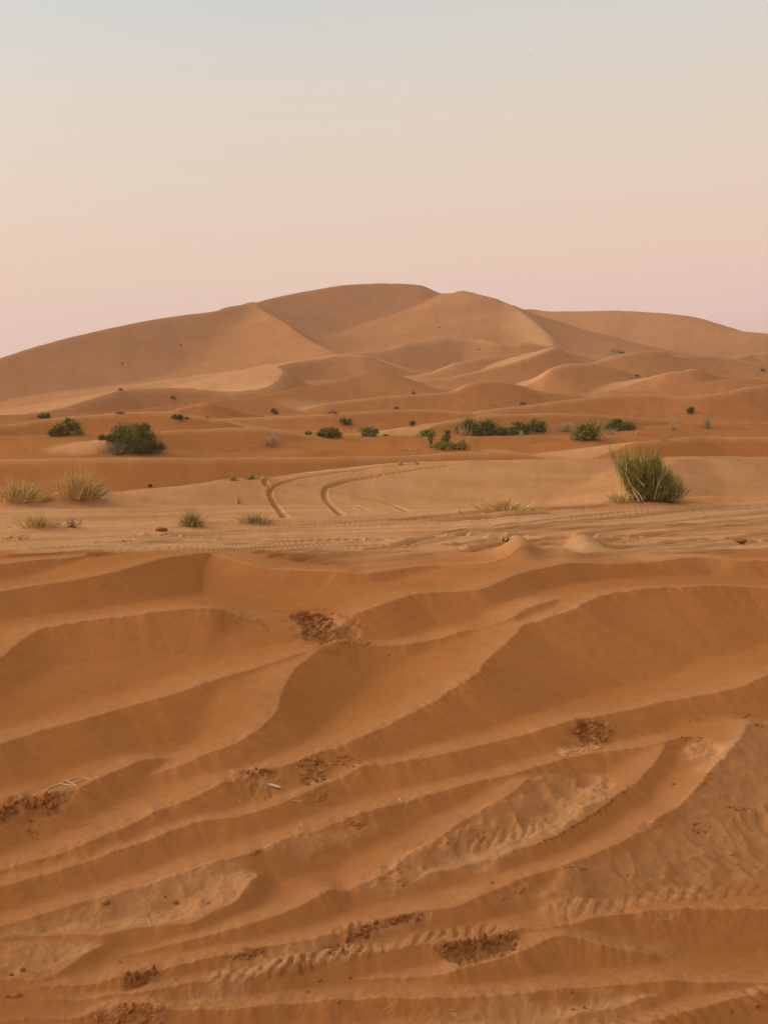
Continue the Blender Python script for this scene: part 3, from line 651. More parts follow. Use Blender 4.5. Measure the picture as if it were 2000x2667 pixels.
# the large broom bush by the track
def broom():
    c, s = world(1679, 1304); W, Hh = 184 * s, 130 * s
    e = empty('broom_bush', c)
    tag(e, 'large green broom bush with bare white branches at its left foot', 'bush')
    G = Geo(); S = Geo(); B = Geo()
    dirs = []
    for i in range(190):
        t = R8.uniform(-1, 1)
        # fan wide to the left top, trailing low to the right
        if t < .25:
            top = np.array([(-.42 + .62 * (t + 1) / 1.25) * W, R8.normal() * .14 * W, Hh * R8.uniform(.62, .98)])
        else:
            f = (t - .25) / .75
            top = np.array([(.12 + .42 * f) * W, R8.normal() * .13 * W, Hh * (.85 - .72 * f) * R8.uniform(.75, 1.05)])
        foot = np.array([R8.normal() * .05 * W + max(0, t) * .25 * W - .03 * W, R8.normal() * .05 * W, -.03 * Hh])
        dirs.append((foot, top))
    for foot, top in dirs:
        mid = foot * .5 + top * .5 + np.array([0, 0, -.08 * Hh]) + R8.normal(size=3) * .03 * W
        P = [foot, mid * .6 + foot * .4, mid * .85 + top * .15, top * .85 + mid * .15]
        S.tube(P, s * 1.0, s * .5, 4)
        ax = top - mid
        for k in range(48):
            t = R8.uniform(.12, 1.0)
            q = (foot * (1 - t) + top * t) + np.array([0, 0, -.22 * Hh * t * (1 - t)]) + R8.normal(size=3) * .035 * W
            if q[2] < 0: q[2] = -q[2]
            d = (top - foot) / np.linalg.norm(top - foot) * .7 + np.array([0, 0, .75]) + R8.normal(size=3) * .22
            G.blade(q, d, s * R8.uniform(12, 38), s * R8.uniform(.7, 1.3), .05, 3)
    def px2(a, b): return np.array([(a - 1681) * s, -.22 * W, (1304 - b) * s])
    B1 = [px2(1656, 1303), px2(1652, 1292), px2(1643, 1278), px2(1640, 1272)]
    B.tube(B1, s * 2.4, s * 1.4, 6)
    B2 = [px2(1666, 1300), px2(1660, 1288), px2(1648, 1274), px2(1634, 1260), px2(1629, 1246), px2(1624, 1236)]
    B.obj('bare_branch', M_BARE, e); B = Geo()
    B.tube(B2, s * 2.0, s * .8, 6)
    C_ = Geo(); C_.tube([px2(1668, 1262), px2(1660, 1252), px2(1650, 1241)], s * 1.8, s * .9, 6)
    B.obj('bare_branch', M_BARE, e); C_.obj('bare_branch', M_BARE, e)
    for a, b, c2, d2 in [(1697, 1296, 1706, 1240), (1706, 1262, 1722, 1205), (1680, 1230, 1684, 1205), (1622, 1235, 1624, 1200), (1692, 1262, 1694, 1226), (1718, 1215, 1724, 1198)]:
        D_ = Geo(); D_.tube([px2(a, b), px2((a + c2) / 2 + 2, (b + d2) / 2), px2(c2, d2)], s * .9, s * .5, 4)
        D_.obj('bare_branch', M_DRY, e)
    Y = Geo()
    for foot, top in dirs[::2]:
        for k in range(9):
            t = R8.uniform(.05, .95); q = foot * (1 - t) + top * t + R8.normal(size=3) * .05 * W; q[2] = abs(q[2])
            Y.blade(q, (top - foot) / np.linalg.norm(top - foot) + np.array([0, 0, .4]) + R8.normal(size=3) * .5, s * R8.uniform(10, 34), s * R8.uniform(.6, 1.1), .15, 3)
    S.obj('stem', M_BROWN, e); G.obj('foliage', M_GREEN, e); Y.obj('dry_blades', M_STRAW, e)
broom()

tuft(1606, 1306, 62, 46, 'pale yellow grass tuft at the left foot of the broom bush', n=200, lean=-.15)
tuft(1312, 1327, 140, 52, 'wide straw coloured tuft on the track bank left of the broom bush', n=420, droop=.35, spread=1.2)
tuft(500, 1369, 64, 70, 'rounded grey-green tuft with arching blades beside the sandy track', M_PGREEN, 420, .8, green=160, spread=.7)
tuft(662, 1362, 66, 42, 'low dark green tuft just right of the rounded arching tuft', M_PGREEN, 260, .4, green=60, spread=1.3)
tuft(622, 1312, 17, 34, 'thin lone sprig of dry grass between two tufts and a rutted shelf', M_STRAW, 40, .2)
tuft(608, 1252, 26, 24, 'sparse pale tuft with one upright stalk left of its twin by the long dark face', M_PGREEN, 60, .3, green=30)
tuft(652, 1248, 40, 27, 'pale leaning tuft right of its twin at the foot of the long dark face', M_PGREEN, 130, .5, green=60)
tuft(48, 1304, 135, 80, 'broad golden tuft at the left edge of the photo', n=560, green=70, droop=.3, lean=.1)
tuft(202, 1296, 115, 104, 'tallest golden tuft, growing on a sand hummock', n=560, green=40, droop=.28, lean=.05)
tuft(248, 1292, 50, 44, 'brownish leaning tuft on the right side of the sand hummock', M_GREY, 130, .4, lean=.4)
tuft(120, 1304, 44, 32, 'thin faded tuft between the two large golden tufts', n=80, droop=.3)
tuft(98, 1373, 125, 58, 'straw tuft in front of the two large golden tufts', n=420, droop=.4)
twiggy(190, 1374, 84, 24, 'dark dead twig tangle beside the nearest straw tuft', M_DARK, 34, name='dead_shrub')

shrub(345, 1174, 136, 64, 'biggest dark green bush of the middle distance, behind a grey shrub', n=9000, clumps=34, name='desert_bush', cat='bush', leaf=.72,
      shape=[(-.30, .70, .17), (-.12, .78, .2), (.06, .74, .22), (.20, .82, .16), (.28, .60, .2), (.10, .5, .28), (-.12, .5, .26), (-.36, .42, .12), (-.22, .48, .16), (.22, .35, .28), (.36, .25, .2), (.30, .12, .2), (.0, .25, .3), (.45, .08, .1), (-.2, .3, .2), (-.44, .5, .07), (.26, .98, .07)])
twiggy(306, 1181, 96, 33, 'low grey shrub of stiff upright stems in front of the biggest dark bush', M_GREY, 130, name='grey_shrub', r=.6)
shrub(172, 1134, 86, 38, 'dark green bush standing left of the biggest bush', n=1300, clumps=14, name='desert_bush', cat='bush',
      shape=[(-.42, .15, .14), (-.3, .28, .18), (-.12, .45, .22), (.05, .7, .24), (.22, .72, .24), (.36, .55, .18), (.4, .25, .16), (.12, .35, .24), (-.1, .18, .2), (.1, 1.0, .08)])
twiggy(708, 1162, 58, 36, 'pale grey leafless shrub alone on the crest right of the biggest bush', M_DRY, 60, r=.5)
shrub(112, 1089, 18, 11, 'tiny bush at the far left, left one of a touching pair', n=160, clumps=5, group='tiny distant bushes')
shrub(127, 1089, 14, 10, 'tiny bush at the far left, right one of a touching pair', n=140, clumps=5, group='tiny distant bushes')
speck(315, 1078, 22, 8, 'tiny dark shrub on the pale crest left of the triangular dune')
shrub(464, 1091, 32, 10, 'low wide green shrub under the triangular dune', n=260, clumps=6, group='tiny distant bushes')
speck(487, 1091, 10, 5, 'tiny dot of a shrub right of the low wide one')
speck(541, 1088, 8, 4, 'tiny flat shrub at the right tail of the triangular dune')
shrub(717, 1078, 15, 13, 'small round bush standing alone on the plain below the pale crest', n=180, clumps=5, group='tiny distant bushes')
speck(866, 1078, 24, 9, 'brownish open shrub on the plain right of the small round bush', M_DARK)
shrub(904, 1105, 36, 14, 'small domed green bush above the row of two leafy bushes', n=360, clumps=7, group='tiny distant bushes')
shrub(857, 1140, 56, 25, 'dark green domed bush, left of the two leafy ones at mid photo', n=900, clumps=10)
shrub(809, 1133, 24, 9, 'flat olive shrub left of the dark domed bush', M_PGREEN, n=200, clumps=5)
shrub(957, 1137, 60, 22, 'brighter green bush, right of the two leafy ones at mid photo', M_GREEN, n=800, clumps=9)
speck(1004, 1135, 14, 4, 'thin sliver of a shrub right of the brighter green bush')
shrub(1076, 1111, 15, 13, 'small dark bush above the grass-edged dome left of the long hedge', n=180, clumps=5, group='tiny distant bushes')
shrub(1114, 1137, 42, 20, 'smooth green dome just above the bush with two upright sprigs', M_GREEN, n=600, clumps=8)
tuft(1086, 1139, 20, 15, 'pale grass at the left foot of the smooth green dome', n=70, droop=.2)
shrub(1121, 1166, 20, 38, 'upright green sprig, narrow at the foot and wide above', M_GREEN, n=260, clumps=6, shape=[(-.2, .85, .3), (.2, .85, .3), (0, .65, .25), (0, .45, .18), (.05, .25, .12)])
shrub(1152, 1172, 46, 46, 'green bush with one tall pointed sprig on its right', M_GREEN, n=700, clumps=10, shape=[(.28, .95, .10), (.22, .75, .16), (.12, .55, .2), (-.1, .3, .2), (-.35, .2, .18), (.3, .3, .2), (0, .15, .2)])
shrub(1192, 1172, 54, 24, 'pale green grassy bush right of the pointed sprig', M_PGREEN, n=600, clumps=9)
tuft(1062, 1172, 46, 11, 'faint pale grass left of the upright sprig', n=70, droop=.3, spread=1.6)
HG = 'bushes of the long hedge-like row'
shrub(1226, 1134, 60, 40, 'leftmost bush of the long row, with yellowish stalks on its left', M_DGREEN, n=1300, clumps=12, group=HG)
tuft(1212, 1135, 34, 40, 'yellowish stalks in front of the leftmost bush of the long row', n=90, droop=.15)
shrub(1270, 1134, 56, 38, 'rounded tall bush, second from the left in the long row', n=1200, clumps=11, group=HG)
shrub(1312, 1134, 46, 22, 'lowest bush in the middle of the long row', n=700, clumps=8, group=HG)
shrub(1355, 1132, 60, 33, 'bush with a pale stalk before it, second from the right in the long row', n=1100, clumps=11, group=HG)
shrub(1402, 1123, 58, 28, 'rightmost bush of the long row, higher up the slope', n=900, clumps=10, group=HG)
tuft(1356, 1134, 9, 16, 'single pale stalk clump in front of the long row of bushes', n=30, droop=.1)
twiggy(1470, 1122, 70, 24, 'pale pinkish dry brush between the long row and the big pair of bushes', M_DRY, 70, r=.5)
shrub(1530, 1146, 74, 44, 'bright green broad bush, front one of the pair right of the dry brush', M_GREEN, n=1900, clumps=16, cat='bush', name='desert_bush')
shrub(1614, 1121, 84, 26, 'darker bush, rear one of the pair, behind the crest', n=1400, clumps=14, cat='bush', name='desert_bush')
twiggy(1592, 1132, 52, 17, 'pale dry brush at the foot of the rear dark bush', M_DRY, 50, r=.45)
tuft(1661, 1131, 8, 13, 'tiny pale stalk right of the rear dark bush', n=24, droop=.1)
twiggy(1750, 1121, 34, 22, 'hazy pinkish leafless shrub right of the bush pair', M_DRY, 40, r=.4)
tuft(1730, 1147, 56, 13, 'reddish withered grass low on the slope above the broom bush', M_DRY, 60, .3, spread=1.6)
shrub(1800, 1077, 19, 14, 'small very dark bush below the large right hand dune', n=260, clumps=5, group='tiny distant bushes')
twiggy(1841, 1116, 42, 36, 'grey leafless shrub shaped like a little tree at the right', M_GREY, 40, r=.5)
twiggy(1936, 1117, 15, 9, 'tiny pale dry shrub near the right edge', M_DRY, 16, r=.4)
speck(1604, 919, 24, 13, 'dark shrub in the shaded hollow under the right ridge of the great dune')
speck(1620, 921, 12, 6, 'low dark shrub touching the right side of the one in the shaded hollow')
speck(315, 1017, 11, 6, 'dark speck of a shrub on the left crest below the great dune')
speck(451, 1039, 15, 9, 'dark speck of a shrub below the bright barchan back')
speck(1077, 1027, 10, 10, 'upright speck of a shrub left of the round brown mound')
speck(1032, 1065, 13, 6, 'speck of a shrub on the dark stripe left of the long row')
speck(1144, 854, 6, 4, 'lone dark dot high on the sunlit bowl wall')
speck(1246, 911, 9, 3, 'flat dark dot on the shelf under the bowl')
speck(471, 900, 6, 4, 'upper dark dot on the left flank of the great dune')
speck(320, 948, 8, 4, 'lower dark dot on the left flank of the great dune')
speck(1658, 980, 12, 5, 'flat speck on the saddle right of the brown mounds')
speck(1984, 966, 12, 6, 'dark speck of a shrub at the right edge among the foothills')
speck(1360, 1054, 16, 8, 'brown speck among the pale litter below the round mound', M_DARK)
for k, (a, b, w, h, t) in enumerate([(1285, 1056, 14, 8, 'leftmost pale dry tuft below the round mound'), (1318, 1048, 22, 9, 'pale dry tuft near the middle below the round mound'), (1345, 1044, 12, 6, 'pale dry tuft left of the brown speck'), (1392, 1031, 16, 8, 'topmost pale dry tuft right of the round mound'), (1388, 1052, 26, 8, 'widest pale dry tuft, right of the brown speck'), (1432, 1030, 9, 7, 'rightmost pale dry tuft by the round mound')]):
    speck(a, b, w, h, t, M_DRY, 40, 'pale dry tufts below the round mound', 'grass', 'dry_tuft')
for k, (a, b, w, h, t) in enumerate([(468, 1182, 34, 5, 'leftmost flat wisp of dry grass on the pale shelf'), (500, 1181, 22, 5, 'flat wisp of dry grass, second along the pale shelf'), (556, 1178, 18, 7, 'wisp of dry grass in the middle of the pale shelf'), (590, 1174, 18, 8, 'pale wisp of dry grass rising along the shelf'), (612, 1172, 14, 8, 'small pale wisp left of the leafless grey shrub'), (655, 1166, 18, 8, 'pale wisp just left of the leafless grey shrub'), (750, 1158, 24, 8, 'rightmost pale wisp, right of the leafless grey shrub'), (228, 1188, 26, 9, 'pale wisp in front of and left of the grey stiff shrub'), (280, 1184, 40, 6, 'pale litter right below the grey stiff shrub')]):
    speck(a, b, w, h, t, M_STRAW, 40, 'wisps of dry grass on the pale shelf', 'grass', 'dry_wisp')
twiggy(1085, 1208, 32, 14, 'reddish dry sprigs on the dune crest beside the pale scrap', M_DRY, 14, r=.5)
tuft(1196, 1335, 8, 16, 'white upright stalk at the track edge right of the ruts', M_WHITE, 10, .1)
tuft(765, 1240, 4, 10, 'single thin upright stalk at the bend of the ruts', M_STRAW, 6, .1)

# ------------------------------------------------------------------ small debris
ICO_V = None
def lump(V, Fc, c, r, sq=(1, 1, .75), jag=.34):
    t = (1 + 5 ** .5) / 2
    base = np.array([(-1, t, 0), (1, t, 0), (-1, -t, 0), (1, -t, 0), (0, -1, t), (0, 1, t), (0, -1, -t), (0, 1, -t), (t, 0, -1), (t, 0, 1), (-t, 0, -1), (-t, 0, 1)], float)
    base /= np.linalg.norm(base[0])
    fs = [(0, 11, 5), (0, 5, 1), (0, 1, 7), (0, 7, 10), (0, 10, 11), (1, 5, 9), (5, 11, 4), (11, 10, 2), (10, 7, 6), (7, 1, 8), (3, 9, 4), (3, 4, 2), (3, 2, 6), (3, 6, 8), (3, 8, 9), (4, 9, 5), (2, 4, 11), (6, 2, 10), (8, 6, 7), (9, 8, 1)]
    a = R8.uniform(0, 6.28); ca, sa = math.cos(a), math.sin(a)
    # one subdivision for a rounded, broken outline
    vs = list(base); cache = {}; f2 = []
    def mid(i, j):
        k = (min(i, j), max(i, j))
        if k not in cache:
            m = vs[i] + vs[j]; vs.append(m / np.linalg.norm(m)); cache[k] = len(vs) - 1
        return cache[k]
    for i, j, k in fs:
        x, y, z = mid(i, j), mid(j, k), mid(k, i)
        f2 += [(i, x, z), (j, y, x), (k, z, y), (x, y, z)]
    b = len(V)
    for v in vs:
        v = v * (1 + jag * R8.normal() * .5) * np.array(sq) * r
        V.append(np.array(c) + np.array([v[0] * ca - v[1] * sa, v[0] * sa + v[1] * ca, v[2]]))
    for q in f2: Fc.append(tuple(b + k for k in q))

def pip(x, y, P):
    r = False; n = len(P)
    for i in range(n):
        x1, y1 = P[i]; x2, y2 = P[(i + 1) % n]
        if (y1 > y) != (y2 > y) and x < (x2 - x1) * (y - y1) / (y2 - y1) + x1: r = not r
    return r

def clods(poly, n, r0, r1, label, m=None, sq=(1, 1, .75), name='sand_clods'):
    """a spill of crumbled sand: too many lumps to count, one heap one object"""
    m = m or M_CLOD
    xs = [p[0] for p in poly]; ys = [p[1] for p in poly]
    V, Fc = [], []; k = 0; tries = 0
    n = int(n * 1.6)
    while k < n and tries < n * 40:
        tries += 1
        a, b = R8.uniform(min(xs), max(xs)), R8.uniform(min(ys), max(ys))
        if not pip(a, b, poly): continue
        c, s = world(a, b); r = .85 * s * (r0 * .6 + (r1 - r0 * .6) * R8.uniform() ** 3)
        lump(V, Fc, c - np.array([0, 0, r * .1]), r, np.array(sq) * R8.uniform(.6, 1.35, 3))
        k += 1
    o = mesh_obj(name, V, Fc, m, smooth=False)
    tag(o, label, 'sand clods', kind='stuff'); return o

clods([(775, 1600), (800, 1592), (850, 1602), (872, 1618), (850, 1640), (842, 1665), (815, 1660), (785, 1640)], 210, 2.5, 7, 'heap of orange crumbled clods in the scooped hollow below the track')
clods([(838, 1676), (860, 1662), (905, 1660), (990, 1672), (985, 1682), (900, 1680)], 60, 1.5, 5, 'dark crumbs trailing right from the scooped hollow')
clods([(777, 1982), (830, 1962), (852, 1985), (848, 2035), (800, 2045), (775, 2010)], 110, 2, 6.5, 'clods spilling down the face left of centre')
clods([(850, 1975), (900, 1960), (945, 1985), (920, 2000), (870, 1998)], 26, 2, 7, 'few scattered clods right of the spill on the centre face', M_CLODP)
clods([(805, 2055), (850, 2045), (855, 2075), (830, 2090), (790, 2095)], 46, 2, 5, 'lower crumbs under the spill on the centre face', M_CLODP)
clods([(1502, 1878), (1530, 1872), (1565, 1882), (1596, 1915), (1570, 1932), (1515, 1945), (1500, 1910)], 90, 3, 10, 'round dark clump of broken sand on the right hand face')
clods([(1450, 1972), (1500, 1945), (1550, 1940), (1530, 1960), (1470, 1978)], 70, 1.2, 3.5, 'fine crumbs below the round dark clump', M_CLODP)
clods([(1390, 2200), (1460, 2166), (1511, 2136), (1570, 2098), (1640, 2040), (1650, 2046), (1575, 2108), (1470, 2172), (1395, 2206)], 120, 1.5, 5, 'line of crumbs along the lower edge of the trampled strip')
clods([(1120, 2462), (1290, 2440), (1350, 2420), (1352, 2455), (1335, 2482), (1262, 2502), (1200, 2517), (1165, 2497)], 110, 1.5, 9, 'broken dark blocks fallen into the pit beside the tyre print')
clods([(1150, 2456), (1200, 2452), (1283, 2444), (1330, 2430), (1335, 2448), (1280, 2462), (1200, 2475)], 34, 8, 15, 'tall dark blocks standing along the back of the pit', sq=(.8, .8, 1.5))
clods([(318, 2540), (360, 2532), (418, 2524), (410, 2542), (390, 2560), (350, 2574), (322, 2568)], 34, 5, 13, 'cracked dark slabs under the left part of the tyre track', sq=(.8, .9, 1.2))
clods([(222, 2667), (270, 2642), (321, 2616), (380, 2613), (428, 2626), (438, 2642), (415, 2667)], 34, 7, 16, 'cracked slabs at the bottom edge of the photo', M_CLODP, sq=(.9, .9, 1.1))
clods([(0, 2106), (30, 2092), (55, 2074), (105, 2072), (165, 2066), (155, 2090), (120, 2110), (60, 2112), (0, 2130)], 26, 8, 17, 'slumped lumps under the crest at the left edge', M_CLODP, sq=(.9, .9, 1.1))
clods([(45, 2132), (75, 2130), (110, 2150), (100, 2185), (80, 2190), (70, 2160)], 22, 2, 6, 'few crumbs fallen below the slumped lumps', M_CLODP)
clods([(905, 2424), (960, 2404), (1010, 2392), (1100, 2378), (1095, 2395), (1010, 2412), (950, 2440), (900, 2452)], 40, 4, 11, 'dark broken edge above the tyre print near the bottom centre', sq=(.8, .8, 1.3))
clods([(830, 2470), (880, 2452), (960, 2470), (900, 2488), (850, 2490)], 46, 2, 6, 'crumbs lying in the tyre print near the bottom centre')
clods([(590, 2492), (640, 2475), (695, 2462), (690, 2482), (640, 2500)], 50, 2, 7, 'dark crumbs on the crest left of the tyre print')
clods([(640, 2004), (700, 2002), (722, 2012), (690, 2022), (645, 2022)], 30, 3, 8, 'upper row of lumps in the dug-in tyre print', sq=(.7, .9, 1.1))
clods([(1030, 2290), (1065, 2284), (1062, 2300), (1025, 2310)], 26, 1.5, 5, 'small clod patch under the upper trampled strip', M_CLODP)
clods([(1300, 2335), (1340, 2315), (1382, 2306), (1350, 2330), (1305, 2348)], 50, 1.5, 5, 'small clod patch on the face left of the wide tyre print', M_CLODP)
clods([(1800, 2070), (1840, 2012), (1862, 2005), (1850, 2030), (1815, 2065)], 40, 1.5, 4.5, 'crumbs along the bright crest below the right hand peak', M_CLODP)
clods([(1765, 1920), (1830, 1918), (1828, 1930), (1780, 1932)], 26, 1.5, 4.5, 'dark crumbs left of the right hand peak')
clods([(1785, 1876), (1820, 1868), (1822, 1882), (1790, 1886)], 14, 2, 5, 'few crumbs above and left of the right hand peak', M_CLODP)
clods([(1950, 1876), (1985, 1880), (1985, 1895), (1960, 1888)], 14, 2, 5, 'crumbs right beside the right hand peak')
clods([(1780, 2150), (1850, 2138), (1862, 2160), (1830, 2172), (1790, 2165)], 34, 1.5, 5, 'cracked crumbs on the trampled ground right of the bright crest')
clods([(1885, 2098), (1962, 2106), (1960, 2112), (1890, 2108)], 24, 1.5, 4.5, 'short row of crumbs on the trampled ground near the right edge')
clods([(1690, 2142), (1720, 2142), (1722, 2158), (1695, 2158)], 14, 1.5, 5, 'small crumbs touching the bright crest', M_CLODP)
clods([(900, 2130), (960, 2115), (970, 2140), (930, 2160), (885, 2150)], 46, 1.5, 5.5, 'loose crumbs on the crest below the pale stalk', M_CLODP)
clods([(640, 2226), (680, 2212), (684, 2222), (645, 2236)], 18, 2, 6, 'small dark crumbs on the crest left of the loose ones')
clods([(0, 1398), (75, 1394), (80, 1404), (0, 1410)], 44, 1.5, 4, 'reddish crumbs on the track at the left edge')
clods([(1180, 1406), (1300, 1402), (1300, 1408), (1180, 1416)], 24, .8, 2.2, 'scattered bits on the track left of the dark root')
clods([(980, 2280), (1060, 2250), (1075, 2258), (990, 2300)], 40, 1.5, 4, 'fine crumbs on the lower left end of the trampled strip', M_CLODP)
clods([(1130, 2200), (1230, 2160), (1300, 2150), (1300, 2170), (1200, 2200)], 40, 1.2, 3.8, 'fine crumbs in the middle of the trampled strip', M_CLODP)

def crumbs(n):
    V, Fc = [], []; k = 0
    while k < n:
        a, b = R8.uniform(-60, 2060), R8.uniform(1480, 2690)
        if vnoise(np.array([a / 130.0 + b / 260.0]), np.array([b / 70.0]), 301)[0] < .22 or R8.uniform() > ((b - 1400) / 1000) ** 1.5: continue
        c, s = world(a, b); r = s * (.7 + 1.6 * R8.uniform() ** 3)
        lump(V, Fc, c, r, (1, 1, .7)); k += 1
    o = mesh_obj('sand_crumbs', V, Fc, M_CLODP); tag(o, 'loose tiny crumbs scattered over the near sand', 'sand crumbs', kind='stuff')
crumbs(420)

def stone(px, py, r, label, m=None, sq=(1, .8, .7), grp='single clods on the near sand'):
    c, s = world(px, py); V, Fc = [], []
    lump(V, Fc, (0, 0, r * s * .25), r * s, sq, .2)
    o = mesh_obj('sand_clod', V, Fc, m or M_CLODP); o.location = c
    tag(o, label, 'clod', grp); return o
stone(276, 2352, 11, 'largest single lump lying under the crest left of the trampled lobe')
stone(458, 2352, 7, 'dark lump inside the trampled lobe, lower one of two', M_CLOD)
stone(430, 2336, 5, 'dark lump inside the trampled lobe, upper one of two', M_CLOD)
stone(542, 2352, 3, 'tiny dark lump at the right end of the trampled lobe', M_CLOD)
stone(832, 2554, 7, 'pale round lump on the smooth face below the tyre print')
stone(912, 2546, 4, 'small dark lump right of the pale round one', M_CLOD)
stone(800, 2584, 4, 'small dark lump below the pale round one', M_CLOD)
stone(882, 2611, 5, 'dark lump on the lowest crest near the curved stalk', M_CLOD)
stone(45, 2594, 10, 'wide flat lump near the bottom left corner', sq=(1.6, .8, .6))
stone(20, 2596, 6, 'small lump left of the wide flat one in the bottom left corner')
stone(60, 2528, 8, 'dark lump in the hollow at the left edge', M_CLOD)
stone(30, 2540, 6, 'smaller dark lump in the hollow at the left edge', M_CLOD)
stone(313, 2506, 4, 'small lump on the pale slope above the left tyre track', M_CLOD)
stone(1487, 2584, 4, 'small dark lump on the bottom right ground', M_CLOD)
stone(1521, 2626, 6, 'upright dark lump near the bottom edge', M_CLOD, sq=(.6, .6, 1.2))
stone(1492, 2630, 5, 'lump left of the upright dark one', M_CLOD)
stone(1970, 2620, 8, 'two-lobed dark lump in the bottom right corner', M_CLOD)
stone(1904, 2636, 8, 'thin upright dark lump on the bottom right face', M_CLOD, sq=(.4, .4, 1.3))
stone(1752, 2043, 5, 'single dark lump in the shaded hollow left of the bright crest', M_CLOD)
stone(1280, 2300, 5, 'single dark lump on the pale ground above the small clod patch', M_CLOD)
stone(1634, 2280, 3, 'tiny dark lump on the trampled ground', M_CLOD)
stone(391, 1266, 7, 'dark lump lying on the long dark face', M_DARK, (1.4, .8, .6), 'lumps lying near the track')
stone(420, 1383, 13, 'reddish flat lump on the sandy track', M_CLOD, (1.3, .8, .5), 'lumps lying near the track')
stone(1925, 1412, 16, 'flat reddish lump on the right part of the track', M_CLOD, (1.3, .8, .45), 'lumps lying near the track')
stone(880, 1705, 3, 'tiny lump on the dark face below the crumbs', M_CLOD)
stone(1013, 1706, 3, 'tiny lump right below the trailing crumbs', M_CLOD)

def stick(P, r0, r1, label, m=None, name='dry_twig', off=.3, branches=(), cat='twig', grp='dry twigs and stalks on the sand', lift=0):
    """twig lying on the sand along surveyed points"""
    c, s = world(*P[0]); G = Geo()
    def pt(a, b, k): 
        q, s2 = world(a, b); return q - c + np.array([0, 0, r0 * s * off + lift * s * math.sin(k * math.pi)])
    G.tube([pt(a, b, i / (len(P) - 1)) for i, (a, b) in enumerate(P)], r0 * s, r1 * s, 5)
    for Bq in branches: G.tube([pt(a, b, .4) for a, b in Bq], r0 * s * .8, r1 * s, 5)
    o = G.obj(name, m or M_BARE); o.location = c; tag(o, label, cat, grp); return o
stick([(110, 2064), (139, 2050), (169, 2037), (198, 2028), (215, 2026), (240, 2031)], 1.6, .9, 'forked pale twig lying above the slumped lumps', branches=[[(175, 2035), (188, 2042), (200, 2049)], [(158, 2043), (175, 2046), (193, 2048)]], lift=2)
stick([(196, 2042), (210, 2036), (226, 2031)], 1.2, .8, 'short brown twig behind the forked pale one', M_BROWN)
stick([(215, 2054), (230, 2060)], .9, .7, 'tiny stalk at the right end of the slumped lumps')
stick([(762, 2085), (775, 2087), (788, 2087)], 1.7, 1.2, 'short white stick under the spill of clods')
stick([(618, 2083), (630, 2090)], 1.3, .9, 'tiny pinkish stick below the dug-in tyre print', M_DRY)
stick([(785, 2138), (784, 2145), (787, 2152)], 1.0, .7, 'small upright-lying stalk below the white stick')
stick([(1037, 2081), (1042, 2083), (1046, 2087)], 1.0, .7, 'tiny bent stalk on a crest in the middle of the sand')
stick([(1171, 2154), (1178, 2144)], 1.0, .6, 'tiny leaning stalk by the edge of the trampled strip')
stick([(386, 2398), (391, 2404), (389, 2410)], .9, .6, 'tiny hooked stalk on the crest of the trampled lobe')
stick([(1000, 2629), (1012, 2624), (1024, 2612), (1034, 2597)], 1.0, .6, 'long thin curved stalk near the bottom centre')
stick([(1167, 2630), (1175, 2629), (1184, 2629)], 1.0, .7, 'upper short stalk of the little pile near the bottom')
stick([(1173, 2639), (1181, 2643), (1189, 2648)], 1.3, .8, 'thickest stalk of the little pile near the bottom', branches=[[(1179, 2650), (1186, 2640)]])
stick([(1465, 2388), (1472, 2396), (1481, 2402)], 1.4, .8, 'short dark stick where the two tyre prints meet', M_BROWN)
stick([(1469, 2260), (1490, 2259), (1510, 2262), (1527, 2265)], 2.0, .8, 'long dark stick lying on the trampled ground', M_BROWN)
stick([(667, 1613), (682, 1626), (698, 1642)], 2.6, 1.6, 'thick half-buried stick left of the scooped hollow', M_BROWN)
stick([(606, 1617), (614, 1620), (621, 1624)], 1.6, 1.0, 'short dark stick further left of the half-buried one', M_BROWN)
stick([(1933, 1871), (1942, 1866), (1951, 1860)], 1.1, .8, 'small twig standing by the right hand peak', M_BROWN)
stick([(200, 2156), (220, 2150), (240, 2144)], .9, .6, 'thin dark stalk on the slope below the slumped lumps', M_BROWN)
stick([(1900, 2228), (1914, 2228)], 1.6, 1.2, 'short dark stick near the right edge', M_BROWN)
stick([(347, 1404), (360, 1410)], 2.0, 1.5, 'pale chip of wood on the left part of the track', M_WHITE)
stick([(320, 1407), (326, 1412)], 1.5, 1.0, 'small dark stick left of the pale chip', M_DARK)
stick([(248, 1414), (256, 1412)], 1.5, 1.0, 'lone dark stick on the left part of the track', M_DARK)

# pale flat flake in the dug-in print
c, s = world(716, 2050)
V = []; Fc = []
out = [(-18, 6), (-12, 8), (0, 4), (12, -2), (19, -8), (10, -7), (0, -3), (-10, 1)]
for zz in (0.6, 2.4):
    for a, b in out: V.append(np.array([a * s, b * s * 1.6, (b * .2 + zz + 2) * s]))
n = len(out); Fc = [tuple(range(n))[::-1], tuple(range(n, 2 * n))] + [(i, (i + 1) % n, n + (i + 1) % n, n + i) for i in range(n)]
o = mesh_obj('bark_flake', V, Fc, M_WHITE); o.location = c
tag(o, 'pale flat flake lying in the dug-in tyre print', 'flake')

# crumpled pale scrap on the far crest
c, s = world(1043, 1209); V, Fc = [], []
lump(V, Fc, (0, 0, 2.5 * s), 5 * s, (1.2, .8, .7), .5); lump(V, Fc, (2 * s, 0, 4 * s), 3 * s, (.8, .8, 1.2), .5)
o = mesh_obj('crumpled_scrap', V, Fc, M_WHITE); o.location = c
tag(o, 'small white crumpled scrap on the crest above the ruts', 'litter')

